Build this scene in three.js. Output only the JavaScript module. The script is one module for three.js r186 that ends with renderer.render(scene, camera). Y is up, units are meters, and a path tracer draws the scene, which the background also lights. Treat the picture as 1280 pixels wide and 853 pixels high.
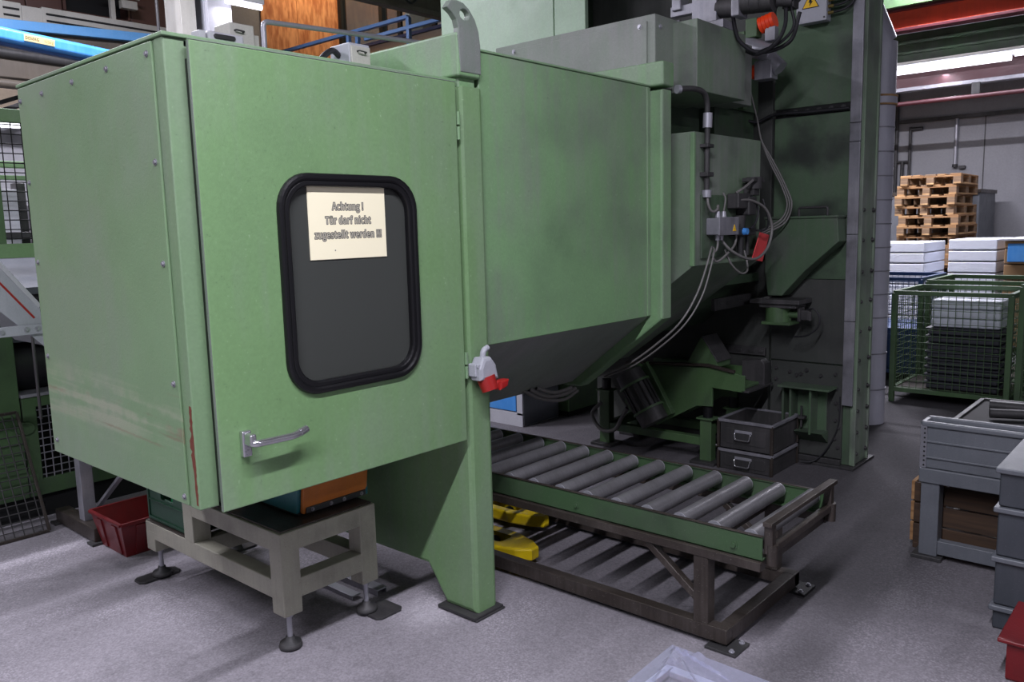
import * as THREE from 'three';
import { RoundedBoxGeometry } from 'three/addons/geometries/RoundedBoxGeometry.js';
import { mergeGeometries, toCreasedNormals } from 'three/addons/utils/BufferGeometryUtils.js';
import { RectAreaLightUniformsLib } from 'three/addons/lights/RectAreaLightUniformsLib.js';

// ---------------------------------------------------------------- camera, light, exposure
const scene = new THREE.Scene();
scene.background = new THREE.Color(0x05060a);
const camera = new THREE.PerspectiveCamera(45.2, 1280 / 853, 0.05, 80);
camera.rotation.order = 'YXZ';
camera.position.set(0, 1.7, 0);
camera.rotation.set(-0.13684, -0.84710, -0.02588);
scene.add(camera);
const renderer = new THREE.WebGLRenderer({ antialias: true });
renderer.toneMapping = THREE.LinearToneMapping;
renderer.toneMappingExposure = 1.0;
renderer.shadowMap.enabled = true;
RectAreaLightUniformsLib.init();
const LAMP_COLOR = 0xf3f1ff;
// fluorescent fittings of the hall, a few added as unseen fill: [x, y, z, length, along, intensity]
const LAMPS = [
  [-2.3, 4.1, -0.5, 1.5, 'x', 150], [-0.6, 4.1, -0.5, 1.5, 'x', 240], [1.1, 4.1, -0.5, 1.5, 'x', 235],
  [-1.6, 4.4, -5.6, 1.5, 'x', 190], [0.4, 4.4, -5.8, 1.5, 'x', 220], [2.6, 5.0, -7.0, 1.5, 'x', 430],
  [3.4, 4.3, 4.6, 1.5, 'x', 150], [5.2, 4.3, 4.6, 1.5, 'x', 70],  // these two, unseen behind the camera, are added to fill hopper and rear housings
  [11.0, 4.4, -4.6, 1.5, 'z', 500], [11.0, 4.4, -2.6, 1.5, 'z', 330], [13.3, 5.6, -3.4, 1.5, 'z', 480], [8.6, 5.6, -6.9, 1.5, 'x', 60],  // the one nearest the right wall is added to brighten that wall
];

// ---------------------------------------------------------------- helpers
function mulberry(a) { return () => { a |= 0; a = a + 0x6D2B79F5 | 0; let t = Math.imul(a ^ a >>> 15, 1 | a); t = t + Math.imul(t ^ t >>> 7, 61 | t) ^ t; return ((t ^ t >>> 14) >>> 0) / 4294967296; }; }
const rnd = mulberry(7);
const names = {};
function numbered(n) { names[n] = (names[n] ?? -1) + 1; return names[n] ? `${n}_${String(names[n]).padStart(3, '0')}` : n; }
const baseOf = new Map();
function boxUV(g) {
  const p = g.attributes.position, n = g.attributes.normal, uv = new Float32Array(p.count * 2);
  for (let i = 0; i < p.count; i++) {
    const ax = Math.abs(n.getX(i)), ay = Math.abs(n.getY(i)), az = Math.abs(n.getZ(i));
    let u, v;
    if (ax >= ay && ax >= az) { u = p.getZ(i) + 0.37; v = p.getY(i); } else if (ay >= az) { u = p.getX(i); v = p.getZ(i) + 0.21; } else { u = p.getX(i) + 0.71; v = p.getY(i); }
    uv[2 * i] = u; uv[2 * i + 1] = v;
  }
  g.setAttribute('uv', new THREE.BufferAttribute(uv, 2));
}
function prep(g, keepUV) {
  if (g.index) g = g.toNonIndexed();
  for (const k of Object.keys(g.attributes)) if (!['position', 'normal', 'uv'].includes(k)) g.deleteAttribute(k);
  if (!keepUV && !g.userData.keepUV) boxUV(g);
  return g;
}
function tag(o, label, category, group) { o.userData.label = label; if (category) o.userData.category = category; if (group) o.userData.group = group; return o; }
function thing(name, label, category, base = [0, 0, 0], group) {
  const o = new THREE.Group(); o.name = numbered(name); o.position.set(...base); scene.add(o);
  baseOf.set(o, base); return tag(o, label, category, group);
}
function meshOf(geoms, material, base, keepUV) {
  let list = (Array.isArray(geoms) ? geoms : [geoms]).map(g => prep(g, keepUV));
  let g = list.length > 1 ? mergeGeometries(list) : list[0].clone();
  g.translate(-base[0], -base[1], -base[2]);
  const m = new THREE.Mesh(g, material); m.castShadow = m.receiveShadow = true; return m;
}
// a part, given in world coordinates, put under its thing (or under a part)
function part(parent, name, geoms, material, keepUV) {
  const base = baseOf.get(parent);
  const m = meshOf(geoms, material, base, keepUV); m.name = name; parent.add(m); baseOf.set(m, base); return m;
}
function solo(name, label, category, geoms, material, base, group, keepUV) {
  const m = meshOf(geoms, material, base, keepUV); m.name = numbered(name); m.position.set(...base); scene.add(m); baseOf.set(m, base);
  return tag(m, label, category, group);
}
function struct(name, geoms, material, keepUV) {
  const m = meshOf(geoms, material, [0, 0, 0], keepUV); m.name = name; m.userData.kind = 'structure'; scene.add(m); baseOf.set(m, [0, 0, 0]); return m;
}
function copyTo(src, pos, turn = 0, label) {
  const c = src.clone(); c.name = numbered(src.name.replace(/_\d{3}$/, '')); c.position.set(...pos); c.rotation.y = turn;
  c.userData = { ...src.userData }; if (label) c.userData.label = label; scene.add(c); return c;
}
function box(x0, x1, y0, y1, z0, z1, r = 0.004) {
  const w = x1 - x0, h = y1 - y0, d = z1 - z0; r = Math.min(r, w * 0.45, h * 0.45, d * 0.45);
  const g = r > 0 ? new RoundedBoxGeometry(w, h, d, 2, r) : new THREE.BoxGeometry(w, h, d);
  g.translate((x0 + x1) / 2, (y0 + y1) / 2, (z0 + z1) / 2); return g;
}
function sbox(x0, x1, y0, y1, z0, z1) { return box(x0, x1, y0, y1, z0, z1, 0); }
const V = (a) => new THREE.Vector3(...a);
function orient(g, a, b) {               // a y-axis geometry centred at the origin moved between two points
  const d = V(b).sub(V(a)), l = d.length();
  g.applyQuaternion(new THREE.Quaternion().setFromUnitVectors(new THREE.Vector3(0, 1, 0), d.normalize()));
  g.translate((a[0] + b[0]) / 2, (a[1] + b[1]) / 2, (a[2] + b[2]) / 2); return g;
}
function dist(a, b) { return V(a).distanceTo(V(b)); }
function cyl(a, b, r0, r1 = r0, seg = 20) { return orient(new THREE.CylinderGeometry(r1, r0, dist(a, b), seg, 1), a, b); }
function bar(a, b, w, t = w, r = 0.003) { return orient(r ? new RoundedBoxGeometry(w, dist(a, b), t, 1, Math.min(r, w * .4, t * .4)) : new THREE.BoxGeometry(w, dist(a, b), t), a, b); }
function tube(pts, r, seg = 40, rs = 8) { return new THREE.TubeGeometry(new THREE.CatmullRomCurve3(pts.map(V), false, 'centripetal'), seg, r, rs); }
function pipe(pts, r, bend, rs = 12) {    // straight runs with rounded bends
  const path = new THREE.CurvePath(), P = pts.map(V); let from = P[0];
  for (let i = 1; i < P.length - 1; i++) {
    const a = P[i].clone().add(P[i - 1].clone().sub(P[i]).setLength(bend)), b = P[i].clone().add(P[i + 1].clone().sub(P[i]).setLength(bend));
    path.add(new THREE.LineCurve3(from, a)); path.add(new THREE.QuadraticBezierCurve3(a, P[i], b)); from = b;
  }
  path.add(new THREE.LineCurve3(from, P[P.length - 1]));
  const gs = path.curves.map(c => new THREE.TubeGeometry(c, c.isLineCurve3 ? 1 : 8, r, rs));
  return mergeGeometries(gs.map(g => g.toNonIndexed()));
}
// outline [[a, b]...] pushed along an axis: 'x' takes (z, y), 'y' takes (x, z), 'z' takes (x, y)
function prism(pts, axis, a0, a1, bevel = 0.003, holes = []) {
  const f = axis === 'x' ? ([z, y]) => [-z, y] : axis === 'y' ? ([x, z]) => [x, -z] : (q) => q;
  const mk = (P, C) => { const s = new C(); P.map(f).forEach(([u, v], i) => i ? s.lineTo(u, v) : s.moveTo(u, v)); s.closePath(); return s; };
  const s = mk(pts, THREE.Shape); holes.forEach(h => s.holes.push(mk(h, THREE.Path)));
  bevel = Math.min(bevel, (a1 - a0) * 0.45);
  const g = new THREE.ExtrudeGeometry(s, bevel > 0 ? { depth: a1 - a0 - 2 * bevel, bevelEnabled: true, bevelThickness: bevel, bevelSize: bevel, bevelOffset: -bevel, bevelSegments: 2 } : { depth: a1 - a0, bevelEnabled: false });
  g.translate(0, 0, a0 + bevel);
  if (axis === 'x') g.rotateY(Math.PI / 2); else if (axis === 'y') g.rotateX(-Math.PI / 2);
  return g;
}
function roundRect(cx, cy, w, h, r, n = 8) {
  const out = [];
  for (const [sx, sy, a0] of [[1, 1, 0], [-1, 1, 90], [-1, -1, 180], [1, -1, 270]])
    for (let i = 0; i <= n; i++) { const a = (a0 + 90 * i / n) * Math.PI / 180; out.push([cx + sx * (w / 2 - r) + r * Math.cos(a), cy + sy * (h / 2 - r) + r * Math.sin(a)]); }
  return out;
}
function circle(cx, cy, r, n = 20, ry = r) { return Array.from({ length: n }, (_, i) => [cx + r * Math.cos(i / n * 6.28319), cy + ry * Math.sin(i / n * 6.28319)]); }
function boltHead(p, axis, r = 0.009, h = 0.008) {   // washer and hexagon head
  const q = [...p], q2 = [...p]; const i = 'xyz'.indexOf(axis[0]), s = axis[1] === '-' ? -1 : 1;
  q[i] += s * h * 0.3; q2[i] += s * h;
  return [cyl(p, q, r * 1.5, r * 1.5, 12), cyl(q, q2, r, r * 0.92, 6)];
}

// ---------------------------------------------------------------- procedural textures
function hashGrid(seed, n) { const r = mulberry(seed), a = new Float32Array(n * n); for (let i = 0; i < a.length; i++) a[i] = r(); return a; }
function noise(size, fx, fy, seed, oct = 5, gain = 0.5) {       // tileable value noise, 0..1
  const out = new Float32Array(size * size); let amp = 1, tot = 0;
  for (let o = 0; o < oct; o++) {
    const nx = fx << o, ny = fy << o; if (nx > size || ny > size) break;
    const n = Math.max(nx, ny), gr = hashGrid(seed + o * 101, n);
    for (let y = 0; y < size; y++) {
      const v = y / size * ny, j = v | 0; let t = v - j; t = t * t * (3 - 2 * t); const j1 = (j + 1) % ny;
      for (let x = 0; x < size; x++) {
        const u = x / size * nx, i = u | 0; let s = u - i; s = s * s * (3 - 2 * s); const i1 = (i + 1) % nx;
        const a = gr[j * n + i], b = gr[j * n + i1], c = gr[j1 * n + i], d = gr[j1 * n + i1];
        out[y * size + x] += amp * (a + (b - a) * s + (c - a + (a - b - c + d) * s) * t);
      }
    }
    tot += amp; amp *= gain;
  }
  for (let i = 0; i < out.length; i++) out[i] /= tot;
  return out;
}
const sstep = (a, b, x) => { const t = Math.min(1, Math.max(0, (x - a) / (b - a))); return t * t * (3 - 2 * t); };
const lerp3 = (a, b, t) => [a[0] + (b[0] - a[0]) * t, a[1] + (b[1] - a[1]) * t, a[2] + (b[2] - a[2]) * t];
function texture(size, metres, fn, srgb = true) {
  const d = new Uint8Array(size * size * 4);
  for (let y = 0; y < size; y++) for (let x = 0; x < size; x++) {
    const i = y * size + x, c = fn(i, x, y); d[4 * i] = Math.max(0, Math.min(255, c[0])); d[4 * i + 1] = Math.max(0, Math.min(255, c[1])); d[4 * i + 2] = Math.max(0, Math.min(255, c[2])); d[4 * i + 3] = 255;
  }
  const t = new THREE.DataTexture(d, size, size); t.wrapS = t.wrapT = THREE.RepeatWrapping; t.magFilter = THREE.LinearFilter; t.minFilter = THREE.LinearMipmapLinearFilter; t.generateMipmaps = true;
  if (srgb) t.colorSpace = THREE.SRGBColorSpace; t.repeat.set(1 / metres, 1 / metres); t.needsUpdate = true; return t;
}
const N1 = noise(1024, 3, 3, 11, 6), N2 = noise(1024, 7, 7, 23, 6), N3 = noise(1024, 48, 48, 31, 4), NV = noise(1024, 64, 3, 47, 3), NH = noise(1024, 3, 96, 53, 3), NG = noise(1024, 256, 256, 61, 2);
// painted sheet steel: base paint, grey dust, dark soot, streaks and specks
function paint(base, dust, soot, kd, ks, kspeck, metres, edge = [0.42, 0.85]) {
  const size = metres > 1.45 ? 1024 : 512, q = 1024 / size;
  return texture(size, metres, (i0, x, y) => {
    const i = y * q * 1024 + x * q;
    const tone = 0.95 + 0.1 * N2[i];
    let c = [base[0] * tone, base[1] * tone, base[2] * tone];
    c = lerp3(c, dust, kd * sstep(0.4, 0.68, N1[i] * 0.65 + NV[i] * 0.2 + N2[i] * 0.15));
    c = lerp3(c, soot, ks * sstep(edge[0], edge[1], N2[i] * 0.35 + N1[(i * 1 + 300 * 1024 + 170) % N1.length] * 0.65));
    c = lerp3(c, [190, 196, 184], kspeck * sstep(0.86, 0.93, NG[i]) * sstep(0.45, 0.6, N3[i]));
    c = lerp3(c, soot, kspeck * 1.4 * sstep(0.13, 0.06, NG[i]) * sstep(0.5, 0.35, N3[i]));
    const g = 0.97 + 0.06 * NG[i]; return [c[0] * g, c[1] * g, c[2] * g];
  });
}
const scratched = (() => {                       // side panel: long pale rub marks near the front edge
  return texture(1024, 2, (i, x, y) => {
    const u = x / 512, v = y / 512, yy = v < 0.6 ? v + 2 : v, zz = u - 0.37 - 2;
    let c = [114 * (0.95 + 0.1 * N2[i]), 142 * (0.95 + 0.1 * N2[i]), 106 * (0.95 + 0.1 * N2[i])];
    c = lerp3(c, [124, 140, 119], 0.7 * sstep(0.42, 0.66, N1[i] * 0.9 + NV[i] * 0.1));
    const along = sstep(-3.45, -2.5, zz), band = sstep(0.93, 1.06, yy) * sstep(1.27, 1.12, yy);
    const row = (y + Math.round(x * 0.035)) & 1023, k = NH[row * 1024 + x];
    c = lerp3(c, [172, 166, 150], 0.5 * band * along * sstep(0.48, 0.8, k * 0.75 + N3[i] * 0.3));
    c = lerp3(c, [120, 96, 76], 0.5 * band * along * along * sstep(0.62, 0.8, NH[((row + 400) & 1023) * 1024 + x] * 0.8 + N3[i] * 0.25));
    return c;
  });
})();
const roughTex = texture(512, 0.9, (i, x, y) => { const j = (y * 2) * 1024 + x * 2; const v = 150 + 90 * N2[j] ; return [v, v, v]; }, false);
const bumpTex = texture(512, 0.35, (i, x, y) => { const j = (y * 2) * 1024 + x * 2; const v = 255 * (0.6 * N3[j] + 0.4 * NG[j]); return [v, v, v]; }, false);
const S = (o) => new THREE.MeshStandardMaterial(o);
const paintMat = (map, rough = 0.62, more = {}) => S({ map, roughness: rough, metalness: 0, roughnessMap: roughTex, bumpMap: bumpTex, bumpScale: 0.0006, ...more });
const GREEN = [110, 144, 97];
const M = {
  green: paintMat(paint(GREEN, [124, 144, 119], [76, 94, 74], 0.7, 0.25, 0.35, 2.3)),
  greenScratched: paintMat(scratched),
  greenSide: paintMat(paint([114, 142, 106], [124, 140, 119], [80, 96, 78], 0.8, 0.2, 0.3, 1.9)),
  greenDusty: paintMat(paint([116, 152, 108], [126, 140, 122], [64, 78, 64], 0.8, 0.4, 0.3, 1.9)),
  dustGrey: paintMat(paint([126, 136, 124], [142, 142, 140], [92, 98, 92], 0.9, 0.4, 0.3, 1.7), 0.7),
  greenAsh: paintMat(paint([112, 132, 108], [132, 136, 130], [60, 64, 62], 0.9, 0.7, 0.2, 1.5), 0.72),
  greenSooty: paintMat(paint([72, 96, 70], [88, 92, 86], [36, 40, 38], 0.75, 0.75, 0.15, 1.3), 0.75),
  greenDark: paintMat(paint([76, 106, 66], [76, 90, 74], [34, 44, 36], 0.5, 0.5, 0.15, 1.1)),
  greenPale: paintMat(paint([168, 196, 166], [172, 186, 170], [140, 160, 140], 0.4, 0.1, 0.05, 2.5)),
  sootyGrey: paintMat(paint([58, 62, 58], [72, 72, 70], [34, 35, 35], 0.7, 0.7, 0.15, 1.0), 0.8),
  railBlue: paintMat(paint([84, 118, 164], [110, 134, 168], [54, 78, 112], 0.5, 0.3, 0.1, 1.0), 0.5),
  brownBeam: paintMat(paint([92, 84, 74], [112, 104, 94], [54, 50, 46], 0.6, 0.5, 0.1, 1.2), 0.7),
  greenTower: paintMat(paint([76, 100, 74], [84, 92, 82], [26, 29, 28], 0.6, 0.75, 0.12, 1.9, [0.48, 0.68]), 0.75),
  railGreen: paintMat(paint([60, 86, 56], [70, 80, 66], [30, 38, 30], 0.5, 0.5, 0.3, 0.9)),
  sootySteel: paintMat(paint([64, 64, 64], [92, 88, 90], [26, 26, 28], 0.6, 0.7, 0.2, 0.9), 0.7, { metalness: 0.3 }),
  darkSteel: paintMat(paint([62, 55, 50], [104, 98, 94], [28, 25, 24], 0.55, 0.5, 0.8, 0.7), 0.5, { metalness: 0.35 }),
  roller: paintMat(paint([126, 125, 128], [146, 145, 148], [78, 75, 75], 0.6, 0.5, 0.3, 0.6), 0.55, { metalness: 0.55 }),
  zinc: paintMat(paint([168, 168, 176], [190, 190, 198], [120, 120, 126], 0.6, 0.4, 0.2, 0.7), 0.5, { metalness: 0.45 }),
  stripSteel: paintMat(paint([142, 142, 150], [172, 170, 176], [58, 58, 60], 0.6, 0.65, 0.3, 0.8), 0.5, { metalness: 0.35 }),
  brass: S({ color: 0x8a7a48, roughness: 0.45, metalness: 0.6 }),
  ductZinc: paintMat(paint([184, 184, 196], [200, 200, 210], [136, 136, 146], 0.6, 0.3, 0.2, 0.7), 0.5, { metalness: 0.15 }),
  chrome: S({ color: 0xc8c8cc, roughness: 0.28, metalness: 0.9, roughnessMap: roughTex }),
  table: paintMat(paint([164, 162, 146], [146, 144, 132], [80, 77, 70], 0.6, 0.5, 0.7, 0.8), 0.6),
  boxGrey: paintMat(paint([164, 166, 174], [176, 178, 184], [120, 120, 126], 0.5, 0.3, 0.1, 0.6), 0.5),
  beige: paintMat(paint([188, 186, 178], [170, 168, 160], [120, 116, 110], 0.5, 0.3, 0.1, 1.3), 0.6),
  rubber: S({ color: 0x111113, roughness: 0.33 }),
  lug: paintMat(paint([112, 124, 112], [128, 130, 128], [70, 78, 70], 0.8, 0.4, 0.4, 0.9), 0.6),
  blackPlastic: S({ color: 0x17171a, roughness: 0.5, bumpMap: bumpTex, bumpScale: 0.0004 }),
  cable: S({ color: 0x202024, roughness: 0.55 }),
  cableGrey: S({ color: 0x6c6a68, roughness: 0.5 }),
  cableBlue: S({ color: 0x5f86a8, roughness: 0.5 }),
  red: paintMat(paint([160, 32, 30], [150, 44, 42], [100, 18, 18], 0.4, 0.3, 0.1, 0.5), 0.4),
  darkCrate: paintMat(paint([62, 66, 72], [76, 78, 84], [38, 40, 44], 0.5, 0.4, 0.2, 0.9), 0.55),
  redTag: paintMat(paint([222, 66, 70], [210, 84, 84], [150, 50, 50], 0.4, 0.3, 0.1, 0.5), 0.6),
  redCrate: paintMat(paint([112, 24, 28], [98, 32, 34], [58, 18, 20], 0.5, 0.5, 0.2, 0.6), 0.45),
  redBeam: paintMat(paint([206, 78, 48], [180, 70, 50], [120, 44, 34], 0.5, 0.4, 0.1, 1.4), 0.6),
  redDark: paintMat(paint([70, 22, 30], [62, 26, 32], [38, 16, 20], 0.5, 0.4, 0.1, 1.4), 0.6),
  rust: S({ color: 0x6a3324, roughness: 0.9, bumpMap: bumpTex, bumpScale: 0.002 }),
  yellow: paintMat(paint([226, 196, 24], [200, 176, 40], [120, 100, 20], 0.4, 0.35, 0.4, 0.5), 0.45),
  signYellow: S({ color: 0xf0c020, roughness: 0.6 }),
  blue: paintMat(paint([70, 144, 220], [104, 164, 222], [40, 96, 170], 0.5, 0.3, 0.1, 1.0), 0.45),
  bluePale: paintMat(paint([104, 168, 226], [130, 180, 226], [80, 130, 190], 0.5, 0.2, 0.1, 1.0), 0.5),
  blueDark: paintMat(paint([40, 68, 116], [60, 84, 122], [20, 34, 60], 0.5, 0.4, 0.1, 1.0), 0.55),
  teal: paintMat(paint([30, 104, 112], [44, 108, 112], [20, 56, 60], 0.5, 0.5, 0.2, 0.6), 0.5),
  orange: paintMat(paint([198, 112, 40], [180, 110, 56], [110, 60, 30], 0.5, 0.5, 0.2, 0.6), 0.5),
  brightOrange: S({ color: 0xff4a18, roughness: 0.45 }),
  crateGreen: S({ color: 0x17402c, roughness: 0.4, bumpMap: bumpTex, bumpScale: 0.0005 }),
  glowGreen: S({ color: 0x2fb06a, roughness: 0.3 }),
  brown: paintMat(paint([82, 56, 50], [92, 66, 60], [56, 38, 36], 0.5, 0.3, 0.05, 2.0), 0.6),
  white: paintMat(paint([188, 188, 194], [178, 178, 186], [140, 140, 146], 0.5, 0.3, 0.1, 1.4), 0.6),
  whiteFilm: S({ color: 0xdfe3ee, roughness: 0.25, bumpMap: bumpTex, bumpScale: 0.006 }),
  trayDark: S({ color: 0x3a3c42, roughness: 0.5 }),
  card: S({ color: 0x9a7a56, roughness: 0.85, bumpMap: bumpTex, bumpScale: 0.0006 }),
  dark: S({ color: 0x121314, roughness: 0.8 }),
  greyCrate: paintMat(paint([96, 100, 106], [108, 110, 116], [58, 60, 64], 0.5, 0.4, 0.2, 0.9), 0.55),
  ceiling: S({ color: 0x3b3c40, roughness: 0.9 }),
  lampBody: S({ color: 0xdadade, roughness: 0.5 }),
  tubeGlow: S({ color: 0xffffff, emissive: 0xf4f2ff, emissiveIntensity: 3.2, roughness: 0.4 }),
};
// window pane of the door: dark, grubby, thin
M.pane = new THREE.MeshPhysicalMaterial({ color: 0x50534f, transmission: 0.4, thickness: 0, roughness: 0.2, ior: 1.5, roughnessMap: roughTex });
M.officeGlass = new THREE.MeshPhysicalMaterial({ color: 0xdde6ea, transmission: 1, thickness: 0, roughness: 0.02 });
M.film = new THREE.MeshPhysicalMaterial({ color: 0xe6e8f6, transmission: 0.86, thickness: 0, roughness: 0.12, side: THREE.DoubleSide });
// wood: pallets and veneered panel
function woodTex(a, b, metres, seed) { const w = noise(512, 4, 64, seed, 4), k = noise(512, 6, 6, seed + 9, 4); return texture(512, metres, (i) => lerp3(a, b, Math.min(1, w[i] * 0.8 + k[i] * 0.35))); }
M.woodDark = S({ map: woodTex([84, 62, 42], [44, 32, 24], 0.8, 299), roughness: 0.85 });
M.woods = [0, 1, 2].map(k => S({ map: woodTex([[206, 172, 124], [186, 148, 102], [156, 128, 98]][k], [[128, 92, 58], [112, 78, 48], [96, 76, 58]][k], 0.8, 200 + k * 17), roughness: 0.85 }));
const osb = texture(512, 1.3, (() => { const a = noise(512, 40, 10, 301, 3), b = noise(512, 5, 5, 311, 4); return (i) => lerp3([244, 178, 124], [186, 112, 68], sstep(0.25, 0.8, a[i] * 0.7 + b[i] * 0.3)); })());
M.osb = S({ map: osb, roughness: 0.6 });
// concrete floor, 12 m to a tile: broad stains, wheel tracks along x, grit, pale spills
const floorTex = (() => {
  const n = 2048, a = noise(n, 5, 5, 401, 6), tr = noise(n, 2, 40, 421, 5), g = noise(n, 512, 512, 431, 2), f = noise(n, 1024, 1024, 433, 1), cr = noise(n, 12, 12, 441, 7, 0.62);
  return texture(n, 5, (i) => {
    let v = 138 + 22 * (a[i] - 0.5) + 16 * (tr[i] - 0.5) + 20 * (g[i] - 0.5) + 24 * (f[i] - 0.5);
    v += 16 * sstep(0.5, 0.72, cr[i]) * sstep(0.5, 0.8, f[i]) - 12 * sstep(0.45, 0.25, cr[i]);
    return [v * 0.995, v * 0.965, v * 1.01];
  });
})();
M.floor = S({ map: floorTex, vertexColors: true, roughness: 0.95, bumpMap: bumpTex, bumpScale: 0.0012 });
const wallTex = paint([150, 150, 154], [136, 136, 140], [112, 110, 114], 0.5, 0.35, 0.1, 4);
M.wall = S({ map: wallTex, roughness: 0.9 });
M.wallBeige = S({ map: paint([176, 160, 140], [166, 150, 134], [130, 116, 104], 0.5, 0.35, 0.1, 3), roughness: 0.9 });
function canvasTex(w, h, draw) { const c = document.createElement('canvas'); c.width = w; c.height = h; draw(c.getContext('2d'), w, h); const t = new THREE.CanvasTexture(c); t.colorSpace = THREE.SRGBColorSpace; return t; }
function facePlate(x0, x1, y0, y1, z) {        // a flat printed face towards +z with uv 0..1
  const g = new THREE.PlaneGeometry(x1 - x0, y1 - y0); g.translate((x0 + x1) / 2, (y0 + y1) / 2, z); g.userData.keepUV = true; return g;
}

// ---------------------------------------------------------------- the hall
{
  // the slab, its top a fine net whose colours carry wheel lanes, soot, a chalky spill and fading light painted in towards the right
  const g = new THREE.PlaneGeometry(22.3, 19, 372, 318); g.rotateX(-Math.PI / 2); g.translate(5.15, 0, -3.5); boxUV(g);
  const P = g.attributes.position, C = new Float32Array(P.count * 3);
  const lane = (z, c, h, q) => sstep(h + q, h, Math.abs(z - c));
  const nz = (X, Z, k, A) => A[((Math.floor(Z * k) % 1024 + 1024) & 1023) * 1024 + ((Math.floor(X * k) % 1024 + 1024) & 1023)] - 0.5;
  for (let i = 0; i < P.count; i++) {
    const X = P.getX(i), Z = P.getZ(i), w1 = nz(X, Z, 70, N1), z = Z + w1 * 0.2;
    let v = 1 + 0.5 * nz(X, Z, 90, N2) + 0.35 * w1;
    const dimAisle = sstep(2.2, 4.4, X + w1 * 2.5);
    v *= 1 - 0.46 * dimAisle - 0.16 * sstep(4.0, 6.0, X) - 0.24 * dimAisle * lane(z, -1.75, 0.62, 0.35);  // floor darkened towards the right in place of weaker light, plus some lane dirt
    v -= dimAisle * (0.16 * lane(z, -1.27, 0.15, 0.07) + 0.08 * lane(z, -1.75, 0.1, 0.07)); v += 0.05 * dimAisle * lane(z, -1.49, 0.02, 0.05);
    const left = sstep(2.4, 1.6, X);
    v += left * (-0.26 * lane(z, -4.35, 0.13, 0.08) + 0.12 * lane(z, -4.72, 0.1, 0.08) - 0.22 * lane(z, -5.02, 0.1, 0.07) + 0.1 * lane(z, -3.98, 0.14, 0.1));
    const sp = Math.hypot((X - 2.36) / 0.30, (Z + 2.64) / 0.2); v += 0.75 * sstep(1.1, 0.15, sp + 1.6 * nz(X, Z, 160, N2));
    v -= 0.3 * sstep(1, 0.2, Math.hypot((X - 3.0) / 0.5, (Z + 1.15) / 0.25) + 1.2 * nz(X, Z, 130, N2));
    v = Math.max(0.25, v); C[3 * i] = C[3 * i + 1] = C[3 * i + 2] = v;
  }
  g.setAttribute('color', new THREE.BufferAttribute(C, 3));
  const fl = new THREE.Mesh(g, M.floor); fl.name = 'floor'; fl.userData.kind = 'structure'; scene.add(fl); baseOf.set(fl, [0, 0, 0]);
  part(fl, 'slab', sbox(-6, 16.3, -0.2, -0.004, -13, 6), M.wall);
  struct('ceiling', sbox(-6.2, 16.5, 7, 7.2, -13.2, 6.2), M.ceiling);
  struct('wall_right', sbox(16, 16.3, 0, 7, -13, 6), M.wall);
  struct('wall_back', sbox(-6, 16, 0, 7, -13.2, -13), M.wall);
  struct('wall_left', sbox(-6.2, -6, 0, 7, -13, 6), M.wall);
  struct('wall_front', sbox(-6, 16, 0, 7, 6, 6.2), M.wall);
}
// ceiling lamps with their lights
function lamp(x, y, z, len, along, power) {
  const t = thing('ceiling_lamp', 'long white fluorescent ceiling lamp hanging high above the hall floor', 'lamp', [x, y, z], 'ceiling lamps out of the picture');
  const h = len / 2, a = (u, v) => along === 'x' ? [x - u, x + u, z - v, z + v] : [x - v, x + v, z - u, z + u];
  let q = a(h, 0.09); part(t, 'lamp_housing', box(q[0], q[1], y + 0.03, y + 0.09, q[2], q[3], 0.01), M.lampBody);
  q = a(h - 0.03, 0); const c0 = along === 'x' ? [x - h + 0.03, y + 0.008, z] : [x, y + 0.008, z - h + 0.03], c1 = along === 'x' ? [x + h - 0.03, y + 0.008, z] : [x, y + 0.008, z + h - 0.03];
  part(t, 'lamp_tube', cyl(c0, c1, 0.019, 0.019, 12), M.tubeGlow);
  const rods = [-0.8, 0.8].map(s => along === 'x' ? cyl([x + s * h, y + 0.09, z], [x + s * h, 7, z], 0.006, 0.006, 6) : cyl([x, y + 0.09, z + s * h], [x, 7, z + s * h], 0.006, 0.006, 6));
  part(t, 'hanger', rods, M.zinc);
  const L = new THREE.RectAreaLight(LAMP_COLOR, power, along === 'x' ? len : 0.12, along === 'x' ? 0.12 : len);
  L.position.set(x, y - 0.02, z); L.lookAt(x, y - 5, z); L.name = 'lamp_light'; scene.add(L);
  return t;
}
for (const l of LAMPS) lamp(...l);

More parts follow.
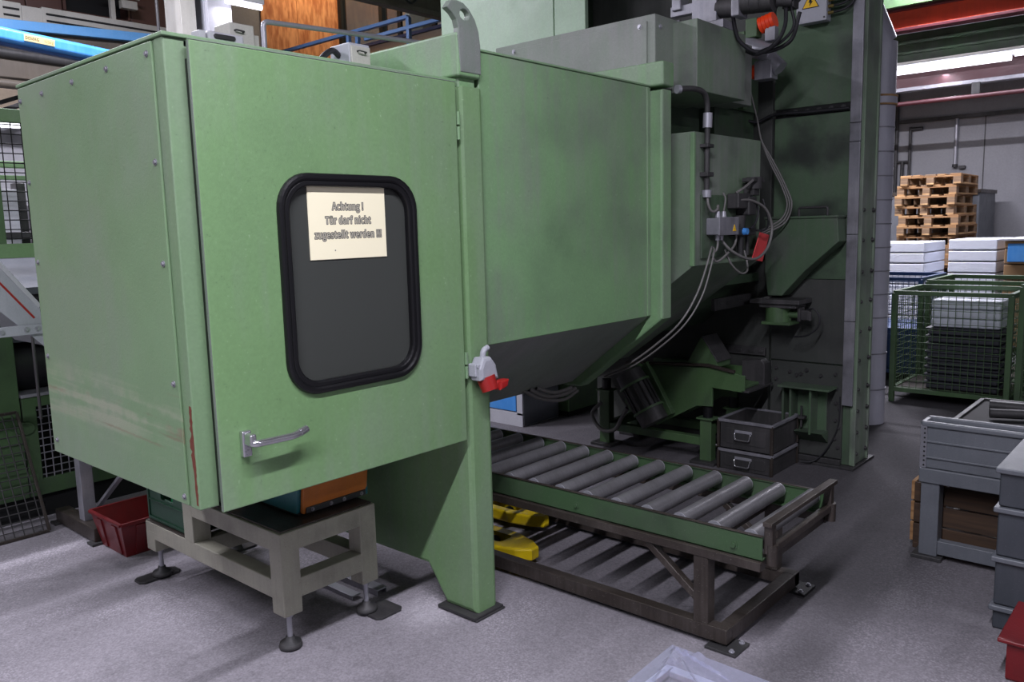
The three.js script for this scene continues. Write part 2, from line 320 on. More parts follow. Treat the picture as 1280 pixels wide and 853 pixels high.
// ---------------------------------------------------------------- the big green machine
const machine = thing('blasting_machine', 'huge green steel machine with a windowed door, portal post, hopper and dusty rear housings', 'machine', [1.22, 0, -2.4]);
{
  const m = machine;
  // cabin: walls around a dark inside
  part(m, 'cabin_shell', [
    box(1.2225, 1.24, 0.831, 2.289, -3.61, -2.483), box(1.2205, 1.30, 0.83, 2.29, -2.482, -2.424, 0.006),
    box(1.25, 2.43, 0.83, 2.27, -3.61, -3.59), box(1.24, 2.42, 0.832, 0.85, -3.6, -2.44), box(1.28, 2.43, 2.262, 2.292, -2.47, -2.424, 0.006), box(1.28, 2.43, 0.83, 0.862, -2.47, -2.43, 0.004),
  ], M.greenSide);
  part(m, 'roof_sheet', box(1.214, 2.432, 2.29, 2.302, -3.62, -2.414, 0.003), M.greenDusty);
  const sp = part(m, 'side_panel', box(1.2135, 1.2222, 0.838, 2.284, -3.605, -2.486, 0.003), M.greenScratched);
  for (const [y, z] of [[2.235, -3.58], [2.238, -3.36], [2.242, -3.08], [2.246, -2.80], [2.25, -2.515], [1.925, -3.575], [1.614, -3.572], [1.237, -3.57], [0.892, -3.56], [1.929, -2.515], [1.617, -2.518], [1.235, -2.515], [0.865, -2.505]])
    part(sp, 'bolt', boltHead([1.2135, y, z], 'x-', 0.007, 0.007), M.stripSteel);
  // rust along the front edge where the paint is knocked off
  const rr = mulberry(5), edge = [], inner = [];
  for (let i = 0; i <= 26; i++) { const y = 1.17 - i * 0.0125; const w = 0.006 + 0.016 * rr() * Math.sin(Math.min(1, i / 26 + 0.08) * 3.0) + 0.003; edge.push([-2.428 - 0.004 * rr(), y]); inner.unshift([-2.43 - w, y + 0.004 * rr()]); }
  part(m, 'rust_patch', prism([...edge, ...inner], 'x', 1.2196, 1.2212, 0), M.rust);
  // door
  const X0 = 1.280, X1 = 2.398, Y0 = 0.817, Y1 = 2.2825, ZF = -2.384;
  const wcx = 1.849, wcy = 1.523;
  const door = part(m, 'door', prism([[X0, Y0], [X1, Y0], [X1, Y1], [X0, Y1]], 'z', -2.401, ZF, 0.004, [roundRect(wcx, wcy, 0.55, 0.705, 0.10)]), M.green);
  part(door, 'door_gasket', [box(X0 + 0.004, X0 + 0.03, 0.83, 2.232, -2.423, -2.4005, 0.003), box(X0 + 0.004, X1 - 0.01, 0.83, 0.85, -2.423, -2.4005, 0.003)], M.rubber);
  part(door, 'door_backing', [box(X0 + 0.03, X0 + 0.06, 0.85, 2.27, -2.423, -2.4005, 0.002), box(X1 - 0.04, X1 - 0.01, 0.85, 2.27, -2.423, -2.4005, 0.002), box(X0 + 0.03, X1 - 0.01, 2.24, 2.275, -2.423, -2.4005, 0.002)], M.green);
  part(door, 'door_edge', [box(X0 + 0.002, X1 - 0.002, 2.2826, 2.2855, -2.401, ZF - 0.0005, 0.001), box(X0 - 0.0012, X0 + 0.001, 0.82, 2.28, -2.398, ZF - 0.0015, 0.0005)], M.lug);
  part(door, 'window_seal', [
    prism(roundRect(wcx, wcy, 0.612, 0.762, 0.125), 'z', -2.40, -2.368, 0.01, [roundRect(wcx, wcy, 0.556, 0.706, 0.10)]),
    prism(roundRect(wcx, wcy, 0.566, 0.716, 0.105), 'z', -2.405, -2.372, 0.006, [roundRect(wcx, wcy, 0.522, 0.672, 0.088)]),
  ], M.rubber);
  part(door, 'window_pane', prism(roundRect(wcx, wcy, 0.55, 0.70, 0.10), 'z', -2.4, -2.396, 0), M.pane);
  const hd = part(door, 'handle', [
    box(1.352, 1.385, 0.985, 1.072, ZF - 0.001, ZF + 0.02, 0.005), box(1.357, 1.38, 1.035, 1.066, ZF + 0.015, ZF + 0.06, 0.006),
    pipe([[1.368, 1.035, ZF + 0.01], [1.368, 1.034, ZF + 0.062], [1.52, 1.03, ZF + 0.058], [1.558, 1.038, ZF + 0.052]], 0.0125, 0.02), cyl([1.545, 1.035, ZF + 0.054], [1.575, 1.042, ZF + 0.05], 0.0145, 0.0135, 14),
    cyl([1.37, 1.0, ZF + 0.018], [1.37, 1.0, ZF + 0.026], 0.009, 0.009, 12),
  ], M.chrome);
  hd.userData.label = 'bright metal lever handle';
  for (const y of [2.115, 1.135]) part(door, 'hinge', [cyl([2.413, y - 0.055, ZF - 0.008], [2.413, y - 0.004, ZF - 0.008], 0.009), cyl([2.413, y + 0.004, ZF - 0.008], [2.413, y + 0.055, ZF - 0.008], 0.009)], M.greenDusty);
  // portal frame with its wide side plate and narrow foot
  part(m, 'portal_post', prism([[-2.395, 2.275], [-2.395, 0.02], [-2.585, 0.02], [-2.70, 0.178], [-3.75, 0.178], [-3.88, 0.02], [-4.05, 0.02], [-4.05, 2.275]], 'x', 2.428, 2.566, 0.02), M.green);
  part(m, 'portal_beam', box(2.43, 2.562, 2.312, 2.486, -4.0, -2.398, 0.012), M.greenDusty);
  part(m, 'portal_beam', box(2.45, 2.55, 2.24, 2.33, -4.0, -2.42, 0.01), M.greenDusty);
  const lug = [[2.442, 2.33], [2.434, 2.47], [2.437, 2.50], [2.428, 2.53], [2.405, 2.552], [2.374, 2.568], [2.398, 2.598], [2.43, 2.604], [2.468, 2.600], [2.502, 2.58], [2.534, 2.545], [2.555, 2.50], [2.563, 2.44], [2.562, 2.33]];
  part(m, 'lifting_lug', prism(lug, 'z', -2.425, -2.395, 0.004, [circle(2.474, 2.555, 0.027, 20, 0.021)]), M.lug);
  part(m, 'foot_plate', [box(2.392, 2.578, 0.011, 0.021, -2.605, -2.372, 0.002), box(2.40, 2.584, 0, 0.01, -2.61, -2.366, 0.002)], M.sootySteel);
  // middle body and its trough
  part(m, 'middle_body', box(2.57, 3.9, 1.195, 2.432, -3.9, -2.42, 0.006), M.greenDusty);
  part(m, 'hopper', prism([[-2.421, 1.2], [-2.965, 0.772], [-3.3, 0.74], [-3.88, 1.2]], 'x', 2.57, 3.9, 0.002), M.dustGrey);
  part(m, 'edge_strip', [box(2.57, 3.9, 2.43, 2.44, -3.9, -2.414, 0.003)], M.greenDusty);
  part(m, 'edge_strip', [box(3.87, 3.90, 1.2, 2.425, -2.43, -2.413, 0.003)], M.greenDusty);
  // second portal frame
  part(m, 'portal_post', prism([[-2.34, 2.41], [-2.34, 1.185], [-2.91, 0.745], [-3.3, 0.745], [-3.9, 1.2], [-3.9, 2.41]], 'x', 3.9, 4.0, 0.012), M.greenDusty);
  part(m, 'portal_beam', box(3.892, 4.008, 2.428, 2.555, -3.9, -2.33, 0.012), M.greenDusty);
  // upper housings
  const ua = part(m, 'upper_housing', box(4.01, 5.2, 2.45, 2.832, -3.62, -2.45, 0.006), M.dustGrey);
  part(ua, 'cover_sheet', box(4.003, 4.012, 2.46, 2.80, -3.56, -2.5, 0.003), M.dustGrey);
  for (const [y, z] of [[2.775, -2.545], [2.785, -3.46], [2.565, -2.56], [2.565, -2.64]]) part(ua, 'bolt', boltHead([4.003, y, z], 'x-', 0.009, 0.009), M.zinc);
  const ub = part(m, 'upper_housing', box(4.2, 4.79, 2.43, 2.812, -3.2, -2.30, 0.005), M.greenAsh);
  part(ub, 'bolt', boltHead([4.06, 2.77, -2.45], 'z', 0.009, 0.009), M.zinc);
  part(m, 'rear_recess', [box(4.02, 5.0, 2.2, 2.46, -3.6, -2.72)], M.greenSooty);
  const rh = part(m, 'rear_housing', prism([[-2.30, 2.205], [-2.30, 1.462], [-2.49, 1.32], [-3.3, 0.74], [-3.9, 0.74], [-3.9, 2.205]], 'x', 4.165, 5.02, 0.004), M.greenAsh);
  part(rh, 'corner_strip', box(4.158, 4.178, 1.46, 2.2, -2.32, -2.294, 0.003), M.greenDusty);
  part(m, 'rear_hopper', [prism([[-2.62, 1.5], [-2.62, 1.32], [-3.0, 0.95], [-3.9, 0.95], [-3.9, 1.5]], 'x', 5.02, 5.6, 0.003), box(5.05, 5.59, 1.28, 1.34, -2.66, -2.56)], M.greenSooty);
  part(m, 'rear_duct', box(5.02, 5.6, 1.45, 2.72, -3.9, -2.62, 0.004), M.greenSooty);
  part(m, 'dark_backing', [box(5.605, 5.66, 0.02, 4.4, -4.0, -2.485, 0.004), box(4.2, 5.6, 0.62, 1.3, -4.0, -3.92, 0.004)], M.sootyGrey);  // dark sheets added so the gaps behind the machine stay black
  part(m, 'duct_gusset', prism([[5.18, 2.45], [5.58, 2.45], [5.58, 2.95]], 'z', -2.62, -2.58, 0.003), M.greenSooty);
  // rail under the rear hopper, and flat conduit on the housing
  const rail = [];
  rail.push(box(4.95, 5.58, 1.12, 1.20, -2.60, -2.57));
  for (const x of [5.02, 5.12, 5.3, 5.42]) rail.push(box(x, x + 0.05, 1.15, 1.17, -2.575, -2.565));
  part(m, 'slotted_rail', rail, M.sootySteel);
  part(m, 'slotted_rail', [box(5.58, 5.602, 0.74, 0.80, -2.86, -2.50), ...[-2.82, -2.72, -2.62, -2.55].map(z => box(5.574, 5.582, 0.76, 0.78, z, z + 0.04))], M.sootySteel);
  const cd = part(m, 'conduit', pipe([[4.005, 2.415, -2.31], [4.13, 2.43, -2.27], [4.26, 2.41, -2.27], [4.275, 2.2, -2.275], [4.27, 1.87, -2.275]], 0.0155, 0.07), M.sootySteel);
  for (const q of [cyl([4.275, 2.31, -2.273], [4.275, 2.23, -2.275], 0.026, 0.026, 14), cyl([4.27, 1.885, -2.275], [4.27, 1.845, -2.275], 0.027, 0.027, 14), cyl([4.0, 2.414, -2.312], [4.02, 2.416, -2.305], 0.023, 0.023, 14)]) part(cd, 'coupling', q, M.zinc);
  part(cd, 'clip', [box(4.235, 4.31, 1.96, 1.985, -2.305, -2.25), box(4.235, 4.31, 2.12, 2.14, -2.305, -2.25)], M.sootySteel);
}
// the notice stuck to the window
{
  const s = thing('warning_sign', 'pale cream paper notice in German lettering on the door window of the green cabin', 'sign', [1.84, 1.73, -2.39]);
  const tex = canvasTex(700, 512, (c, w, h) => {
    c.fillStyle = '#f3eccb'; c.fillRect(0, 0, w, h);
    c.textAlign = 'center'; c.textBaseline = 'middle'; c.lineJoin = 'round';
    const put = (s, y, px) => { c.font = `bold ${px}px sans-serif`; c.save(); c.translate(w / 2, y); c.scale(0.86, 1); c.lineWidth = 9; c.strokeStyle = '#2c2c2c'; c.strokeText(s, 0, 0); c.lineWidth = 1; c.fillStyle = '#a9a595'; c.fillText(s, 0, 0); c.restore(); };
    put('Achtung !', 140, 74); put('Tür darf nicht', 238, 74); put('zugestellt werden !!!', 340, 74);
    c.fillStyle = '#555'; c.beginPath(); c.arc(216, 452, 5, 0, 7); c.fill();
  });
  part(s, 'sheet', box(1.672, 2.012, 1.607, 1.862, -2.3955, -2.392, 0.001), S({ color: 0xe9e2c4, roughness: 0.6 }));
  part(s, 'lettering', facePlate(1.6735, 2.0105, 1.6085, 1.8605, -2.3917), S({ map: tex, roughness: 0.55 }), true);
}
// red and grey power socket on the post
{
  const t = thing('power_socket', 'grey industrial power socket with red flap fixed to the green portal post', 'socket', [2.49, 1.05, -2.39]);
  part(t, 'socket_body', [prism([[2.435, 1.07], [2.545, 1.065], [2.53, 1.13], [2.50, 1.165], [2.455, 1.165], [2.43, 1.12]], 'z', -2.394, -2.325, 0.014), box(2.425, 2.45, 1.085, 1.14, -2.395, -2.35, 0.005), cyl([2.435, 1.13, -2.345], [2.435, 1.13, -2.335], 0.009, 0.009, 12)], M.boxGrey);
  part(t, 'cable_gland', pipe([[2.48, 1.15, -2.36], [2.483, 1.19, -2.36], [2.515, 1.20, -2.362]], 0.013, 0.02), M.boxGrey);
  part(t, 'red_collar', [cyl([2.487, 1.078, -2.352], [2.495, 1.022, -2.335], 0.041, 0.036, 24), box(2.51, 2.575, 1.02, 1.06, -2.35, -2.31, 0.01)], M.red);
  part(t, 'flap', prism([[2.525, 1.02], [2.57, 1.03], [2.58, 1.06], [2.53, 1.055]], 'z', -2.345, -2.30, 0.006), M.red);
}
// junction box and valves on the rear housing
function triangleSign(parent, x, y, z, s) {
  part(parent, 'warning_triangle', prism([[x - s, y - s * 0.8], [x + s, y - s * 0.8], [x, y + s * 0.9]], 'z', z, z + 0.002, 0), M.signYellow);
}
{
  const jb = thing('junction_box', 'grey metal junction box with yellow triangle and cables on the sooty green housing', 'junction box', [4.4, 1.63, -2.29]);
  part(jb, 'mounting_plate', box(4.24, 4.95, 1.5, 1.86, -2.297, -2.287, 0.002), M.greenSooty);
  part(jb, 'box_body', box(4.29, 4.52, 1.632, 1.728, -2.288, -2.21, 0.006), M.stripSteel);
  part(jb, 'box_lid', box(4.285, 4.525, 1.628, 1.732, -2.212, -2.2, 0.004), M.stripSteel);
  triangleSign(jb, 4.467, 1.668, -2.2, 0.022);
  part(jb, 'cable_gland', [4.35, 4.42].flatMap(x => [cyl([x, 1.73, -2.245], [x, 1.765, -2.245], 0.017, 0.013, 12)]).concat([4.345, 4.39].map(x => cyl([x, 1.63, -2.245], [x, 1.60, -2.245], 0.016, 0.012, 12))), M.zinc);
  part(jb, 'cable', tube([[4.27, 1.86, -2.27], [4.265, 1.80, -2.26], [4.29, 1.765, -2.25], [4.33, 1.775, -2.24], [4.35, 1.80, -2.245], [4.35, 1.76, -2.245]], 0.008), M.cableGrey);
  part(jb, 'cable', tube([[4.42, 1.76, -2.245], [4.43, 1.84, -2.24], [4.44, 1.87, -2.26]], 0.006), M.cableGrey);
  part(jb, 'cable', tube([[4.39, 1.60, -2.24], [4.42, 1.55, -2.21], [4.55, 1.49, -2.17], [4.70, 1.485, -2.16], [4.84, 1.55, -2.16], [4.89, 1.66, -2.16], [4.83, 1.77, -2.17], [4.70, 1.825, -2.2], [4.55, 1.83, -2.22]], 0.0085, 80), M.cableGrey);
  part(jb, 'cable', tube([[4.345, 1.60, -2.24], [4.33, 1.55, -2.24], [4.30, 1.52, -2.25], [4.32, 1.48, -2.24], [4.42, 1.52, -2.22], [4.52, 1.58, -2.22], [4.55, 1.65, -2.23]], 0.007, 50), M.cableGrey);
  part(jb, 'cable', tube([[4.43, 1.545, -2.24], [4.47, 1.46, -2.22], [4.56, 1.40, -2.2], [4.64, 1.41, -2.2], [4.68, 1.46, -2.22], [4.68, 1.53, -2.24]], 0.006, 40), M.cableGrey);
  const va = thing('pneumatic_valve', 'dark pneumatic valve block with blue knob and hoses beside the grey junction box', 'valve', [4.66, 1.6, -2.29]);
  part(va, 'valve_body', [box(4.54, 4.70, 1.78, 1.87, -2.288, -2.21, 0.01), box(4.66, 4.76, 1.74, 1.85, -2.288, -2.2, 0.01), box(4.56, 4.80, 1.62, 1.67, -2.288, -2.22, 0.008), cyl([4.64, 1.74, -2.25], [4.64, 1.67, -2.25], 0.035, 0.03), cyl([4.64, 1.62, -2.25], [4.65, 1.50, -2.25], 0.022, 0.018), cyl([4.74, 1.62, -2.25], [4.74, 1.5, -2.25], 0.012, 0.012)], M.sootySteel);
  part(va, 'cylinder_head', [cyl([4.80, 1.97, -2.24], [4.80, 1.90, -2.24], 0.05, 0.05, 16), box(4.72, 4.86, 1.94, 1.965, -2.28, -2.2), box(4.76, 4.84, 1.86, 1.93, -2.288, -2.22)], M.sootySteel);
  part(va, 'hose', tube([[4.56, 1.87, -2.24], [4.62, 1.90, -2.22], [4.74, 1.955, -2.21]], 0.008), M.cableGrey);
  part(va, 'hose', tube([[4.72, 1.86, -2.22], [4.78, 1.77, -2.2], [4.74, 1.69, -2.2], [4.70, 1.66, -2.21]], 0.007), M.cable);
  part(va, 'hose', tube([[4.80, 1.65, -2.24], [4.88, 1.65, -2.2], [4.93, 1.70, -2.2], [4.93, 1.84, -2.24]], 0.006), M.cable);
  part(va, 'blue_knob', cyl([4.63, 1.645, -2.22], [4.63, 1.645, -2.195], 0.022, 0.019, 14), M.blue);
  const rt = solo('red_tag', 'red plastic tag hanging at the right edge of the sooty rear housing', 'tag', prism([[4.80, 1.47], [4.95, 1.45], [5.045, 1.615], [4.91, 1.635]], 'z', -2.25, -2.244, 0.002), M.redTag, [4.92, 1.45, -2.247]);
}
{
  solo('cable_bundle', 'grey and blue cables hanging from the junction box down under the hopper', 'cable', [tube([[4.31, 1.565, -2.26], [4.26, 1.55, -2.24], [4.20, 1.46, -2.235], [4.12, 1.31, -2.25], [4.03, 1.16, -2.30], [4.01, 1.02, -2.45], [4.02, 0.88, -2.66], [4.02, 0.80, -2.85], [4.0, 0.72, -3.05]], 0.006, 80), tube([[4.31, 1.56, -2.25], [4.27, 1.545, -2.225], [4.22, 1.45, -2.22], [4.135, 1.29, -2.23], [4.05, 1.15, -2.28], [4.03, 1.0, -2.44], [4.04, 0.87, -2.64], [4.04, 0.79, -2.83]], 0.005, 80)], M.cableGrey, [4.3, 1.5, -2.25]);
  solo('cable_bundle', 'dark cable loop sagging along the gap between the housings and the tower', 'cable', [0, 1, 2].map(k => tube([[5.3, 3.0, -2.62], [5.38, 2.879, -2.60], [5.42, 2.61, -2.57], [5.44, 2.392, -2.52], [5.44, 2.255, -2.49], [5.44, 2.089 + k * 0.01, -2.42 + k * 0.008], [5.43, 1.923, -2.33 + k * 0.014], [5.42, 1.81, -2.29 + k * 0.016], [5.40, 1.725 - k * 0.015, -2.31 + k * 0.01], [5.30, 1.656 - k * 0.016, -2.38], [5.04, 1.60 - k * 0.015, -2.44]], 0.006, 90)), M.cableGrey, [5.1, 1.6, -2.42]);
  solo('cable_bundle', 'cables bundled under the lower edge of the green hopper', 'cable', [tube([[3.45, 0.80, -2.93], [3.6, 0.735, -2.93], [3.75, 0.72, -2.92], [3.88, 0.735, -2.93]], 0.012, 30), tube([[3.40, 0.80, -2.94], [3.58, 0.72, -2.94], [3.75, 0.69, -2.92], [3.89, 0.72, -2.92]], 0.010, 30), tube([[3.5, 0.80, -2.92], [3.65, 0.75, -2.91], [3.8, 0.755, -2.9]], 0.011, 30)], M.cableGrey, [3.65, 0.72, -2.93]);
}

// ---------------------------------------------------------------- elevator tower
{
  const t = thing('elevator_tower', 'tall sooty green elevator tower with steel strip and bolted corner rail', 'machine', [5.75, 0, -2.17]);
  part(t, 'tower_body', [box(5.62, 5.885, 0.02, 4.4, -2.47, -1.9, 0.004)], M.greenSooty);
  part(t, 'tower_panel', box(5.6, 5.625, 2.46, 4.4, -2.468, -1.95, 0.004), M.greenTower);
  part(t, 'tower_panel', box(5.6, 5.625, 1.30, 2.40, -2.465, -1.95, 0.004), M.greenTower);
  part(t, 'tower_panel', box(5.6, 5.625, 0.72, 1.298, -2.465, -1.95, 0.004), M.sootyGrey);
  const fr = part(t, 'tower_joint', box(5.606, 5.622, 2.395, 2.465, -2.46, -1.95, 0.002), M.dark);
  for (let i = 0; i < 6; i++) part(fr, 'bolt', boltHead([5.605, 2.43, -2.40 + i * 0.08], 'x-', 0.012, 0.018), M.sootySteel);
  const lp = part(t, 'lower_plate', box(5.6, 5.625, 0.06, 0.71, -2.46, -1.95, 0.003), M.sootyGrey);
  for (const [y, z] of [[.66, -2.42], [.64, -2.32], [.63, -2.24], [.66, -2.2], [.63, -2.1], [.58, -2.42], [.62, -2.27], [.65, -2.0], [.55, -1.99], [.45, -1.99], [.42, -1.97], [.33, -1.99], [.28, -1.97], [.2, -1.99], [.14, -1.97]]) part(lp, 'bolt', boltHead([5.6, y, z], 'x-', 0.010, 0.014), M.sootySteel);
  const gr = part(t, 'corner_rail', [box(5.615, 5.893, 0.02, 4.4, -1.902, -1.872, 0.006), box(5.612, 5.64, 0.02, 4.4, -1.875, -1.862, 0.003), box(5.868, 5.896, 0.02, 4.4, -1.875, -1.862, 0.003)], M.greenAsh);
  for (const y of [0.1, 0.25, 0.4, 0.55, 0.75, 0.95, 1.15, 1.35, 1.56, 1.76]) for (const x of [5.655, 5.85]) part(gr, 'bolt', boltHead([x, y, -1.872], 'z', 0.011, 0.016), M.sootySteel);
  for (const [a, b] of [[0.445, 1.02], [1.023, 1.60], [1.603, 2.20], [2.203, 2.32], [2.323, 3.2], [3.203, 4.4]]) part(t, 'steel_strip', box(5.578, 5.598, a, b, -1.947, -1.878, 0.003), M.stripSteel);
  const ch = part(t, 'chute', prism([[-2.455, 1.722], [-1.965, 1.722], [-1.95, 1.56], [-2.17, 1.365], [-2.33, 1.19], [-2.43, 1.19], [-2.455, 1.36]], 'x', 5.45, 5.6, 0.005), M.greenSooty);
  part(ch, 'chute_rim', box(5.44, 5.6, 1.715, 1.73, -2.46, -1.955, 0.003), M.greenSooty);
  part(ch, 'handle', pipe([[5.45, 1.725, -2.22], [5.45, 1.785, -2.22], [5.45, 1.785, -2.03], [5.45, 1.725, -2.03]], 0.008, 0.015), M.sootySteel);
  const vh = part(t, 'valve_head', [cyl([5.46, 1.115, -2.355], [5.46, 1.015, -2.355], 0.085, 0.085, 24), box(5.455, 5.475, 1.015, 1.115, -2.445, -2.265), box(5.375, 5.55, 0.995, 1.015, -2.44, -2.24, 0.003), cyl([5.46, 1.065, -2.28], [5.46, 1.065, -2.2], 0.025, 0.025)], M.greenDark);
  part(vh, 'flange_plate', box(5.36, 5.58, 1.14, 1.172, -2.52, -2.17, 0.004), M.sootySteel); part(vh, 'flange_plate', box(5.38, 5.56, 1.112, 1.142, -2.46, -2.2, 0.004), M.sootySteel);
  part(vh, 'actuator', [box(5.42, 5.5, 1.02, 1.12, -2.205, -2.185), box(5.43, 5.49, 1.03, 1.10, -2.19, -2.13, 0.008), cyl([5.45, 1.09, -2.13], [5.45, 1.03, -2.13], 0.014, 0.014)], M.sootySteel);
  part(vh, 'hose', tube([[5.45, 1.1, -2.15], [5.44, 1.11, -2.10], [5.44, 1.06, -2.06], [5.44, 0.99, -2.07], [5.44, 0.93, -2.14], [5.46, 0.91, -2.24]], 0.006), M.cable);
  const br = part(t, 'foot_bracket', [box(5.44, 5.6, 0.553, 0.567, -2.345, -1.985, 0.002), box(5.47, 5.6, 0.24, 0.555, -2.27, -2.255, 0.002), box(5.47, 5.6, 0.235, 0.555, -2.13, -2.115, 0.002), box(5.5, 5.6, 0.23, 0.555, -2.335, -2.32, 0.002), prism([[5.47, 0.25], [5.6, 0.25], [5.6, 0.16]], 'z', -2.27, -2.04, 0.002), box(5.59, 5.6, 0.24, 0.55, -2.3, -2.05)], M.greenSooty);
  part(br, 'clamp', [box(5.5, 5.55, 0.33, 0.35, -2.22, -2.17), cyl([5.52, 0.42, -2.2], [5.52, 0.27, -2.2], 0.008, 0.008, 8)], M.sootySteel);
  part(t, 'base_plate', [box(5.56, 5.99, 0, 0.018, -2.48, -1.85, 0.003), box(5.58, 5.62, 0.018, 0.055, -2.45, -1.95)], M.sootySteel);
  part(t, 'cable', tube([[5.598, 0.50, -1.965], [5.59, 0.30, -1.97], [5.58, 0.14, -2.03], [5.55, 0.03, -2.12], [5.5, 0.024, -2.2]], 0.005), M.cable);
  part(t, 'cable', tube([[5.4, 2.424, -2.70], [5.5, 2.405, -2.64], [5.57, 2.391, -2.58], [5.575, 2.425, -2.473], [5.58, 2.421, -2.222], [5.585, 2.419, -1.955]], 0.011), M.cable);
  const cb = thing('control_box', 'grey control box with yellow voltage triangle high on the sooty green tower', 'control box', [5.55, 3.0, -2.19]);
  part(cb, 'box_body', box(5.52, 5.6, 2.985, 3.3, -2.285, -2.095, 0.006), M.boxGrey);
  part(cb, 'box_lid', box(5.505, 5.522, 2.98, 3.3, -2.29, -2.09, 0.005), M.boxGrey);
  for (const [y, z] of [[3.0, -2.275], [3.0, -2.105]]) part(cb, 'screw', cyl([5.506, y, z], [5.502, y, z], 0.006, 0.006, 10), M.sootySteel);
  const tri = prism([[-2.245, 3.075], [-2.145, 3.075], [-2.195, 3.165]], 'x', 5.503, 5.506, 0);
  const ts = part(cb, 'voltage_triangle', tri, M.signYellow);
  part(ts, 'black_bolt', prism([[-2.20, 3.13], [-2.183, 3.13], [-2.19, 3.112], [-2.18, 3.112], [-2.203, 3.083], [-2.197, 3.105], [-2.208, 3.105]], 'x', 5.5015, 5.5035, 0), M.dark);
  part(ts, 'black_edge', prism([[-2.252, 3.070], [-2.138, 3.070], [-2.195, 3.174]], 'x', 5.5035, 5.5045, 0, [[[-2.243, 3.076], [-2.147, 3.076], [-2.195, 3.163]]]), M.dark);
  part(cb, 'cable_gland', [3.07, 3.11, 3.15].map(y => cyl([5.55, y - 0.04, -2.095], [5.55, y - 0.04, -2.06], 0.012, 0.01, 10)), M.brass);
  for (const y of [3.03, 3.07, 3.11]) part(cb, 'cable', tube([[5.55, y, -2.06], [5.55, y + 0.005, -2.0], [5.57, y + 0.04, -1.95], [5.57, y + 0.09, -1.93]], 0.008, 20), M.cable);
}
// drive on top of the upper housing
{
  const t = thing('drive_motor', 'dusty grey cylindrical drive motor on brackets above the upper green housing', 'motor', [4.6, 2.812, -2.4]);
  part(t, 'mounting_bracket', [box(4.55, 4.62, 2.85, 3.04, -2.53, -2.37, 0.005), box(4.5, 4.66, 2.812, 2.86, -2.62, -2.3, 0.005), box(4.56, 4.61, 2.94, 3.0, -2.68, -2.5, 0.004), box(4.56, 4.63, 2.86, 2.92, -2.72, -2.62, 0.008), box(4.54, 4.64, 2.97, 3.06, -2.66, -2.60, 0.006)], M.stripSteel);
  part(t, 'motor_body', [cyl([4.6, 2.945, -2.38], [4.6, 2.93, -2.25], 0.055, 0.055, 28), cyl([4.6, 2.945, -2.22], [4.6, 2.93, -2.04], 0.062, 0.062, 28), cyl([4.6, 2.943, -2.17], [4.6, 2.9425, -2.165], 0.065, 0.065, 28), cyl([4.6, 2.938, -2.11], [4.6, 2.9375, -2.105], 0.065, 0.065, 28)], M.sootySteel);
  part(t, 'flange', box(4.54, 4.66, 2.87, 3.02, -2.275, -2.225, 0.008), M.stripSteel);
  part(t, 'connector', [cyl([4.62, 2.93, -2.04], [4.66, 2.92, -1.97], 0.035, 0.03), cyl([4.66, 2.95, -2.0], [4.8, 2.96, -1.99], 0.022, 0.022), box(4.72, 4.8, 2.9, 3.0, -2.05, -1.98, 0.008)], M.sootySteel);
  part(t, 'cable', tube([[4.66, 2.92, -2.0], [4.7, 2.80, -2.02], [4.72, 2.72, -2.08], [4.74, 2.68, -2.2], [4.8, 2.72, -2.3]], 0.012), M.cable);
  part(t, 'cable', tube([[4.72, 2.92, -2.0], [4.73, 2.80, -1.98], [4.74, 2.73, -2.05], [4.75, 2.69, -2.2]], 0.009), M.cable);
  part(t, 'cable', tube([[4.6, 2.88, -2.29], [4.66, 2.76, -2.28], [4.74, 2.69, -2.2], [4.84, 2.74, -2.05], [4.86, 2.9, -2.0]], 0.012), M.cable);
  const c = thing('coupling_unit', 'small orange coupling with pale hose piece between the motor and the tower', 'coupling', [5.3, 2.6, -2.3]);
  part(c, 'orange_boot', [0, 1, 2, 3].map(i => cyl([5.3, 2.97 + 0.006 * i, -2.44 + i * 0.025], [5.3, 2.975 + 0.006 * i, -2.42 + i * 0.025], 0.055, 0.05, 18)), M.brightOrange);
  part(c, 'bracket', [box(5.26, 5.34, 2.90, 3.02, -2.53, -2.45, 0.005)], M.greenDark);
  part(c, 'pale_hose', [cyl([5.3, 2.87, -2.56], [5.3, 2.78, -2.36], 0.06, 0.06, 18), cyl([5.3, 2.78, -2.40], [5.3, 2.68, -2.30], 0.05, 0.05, 18)], M.zinc);
  part(c, 'grey_block', box(5.25, 5.35, 2.62, 2.74, -2.46, -2.34, 0.006), M.stripSteel);
  part(c, 'upper_block', box(5.27, 5.33, 2.86, 2.95, -2.40, -2.33, 0.006), M.stripSteel);
  part(c, 'orange_ring', cyl([5.3, 2.68, -2.50], [5.3, 2.69, -2.46], 0.045, 0.045, 18), M.brightOrange);
  part(c, 'support_post', box(5.27, 5.33, 2.45, 2.95, -2.6, -2.54), M.greenDark);
}
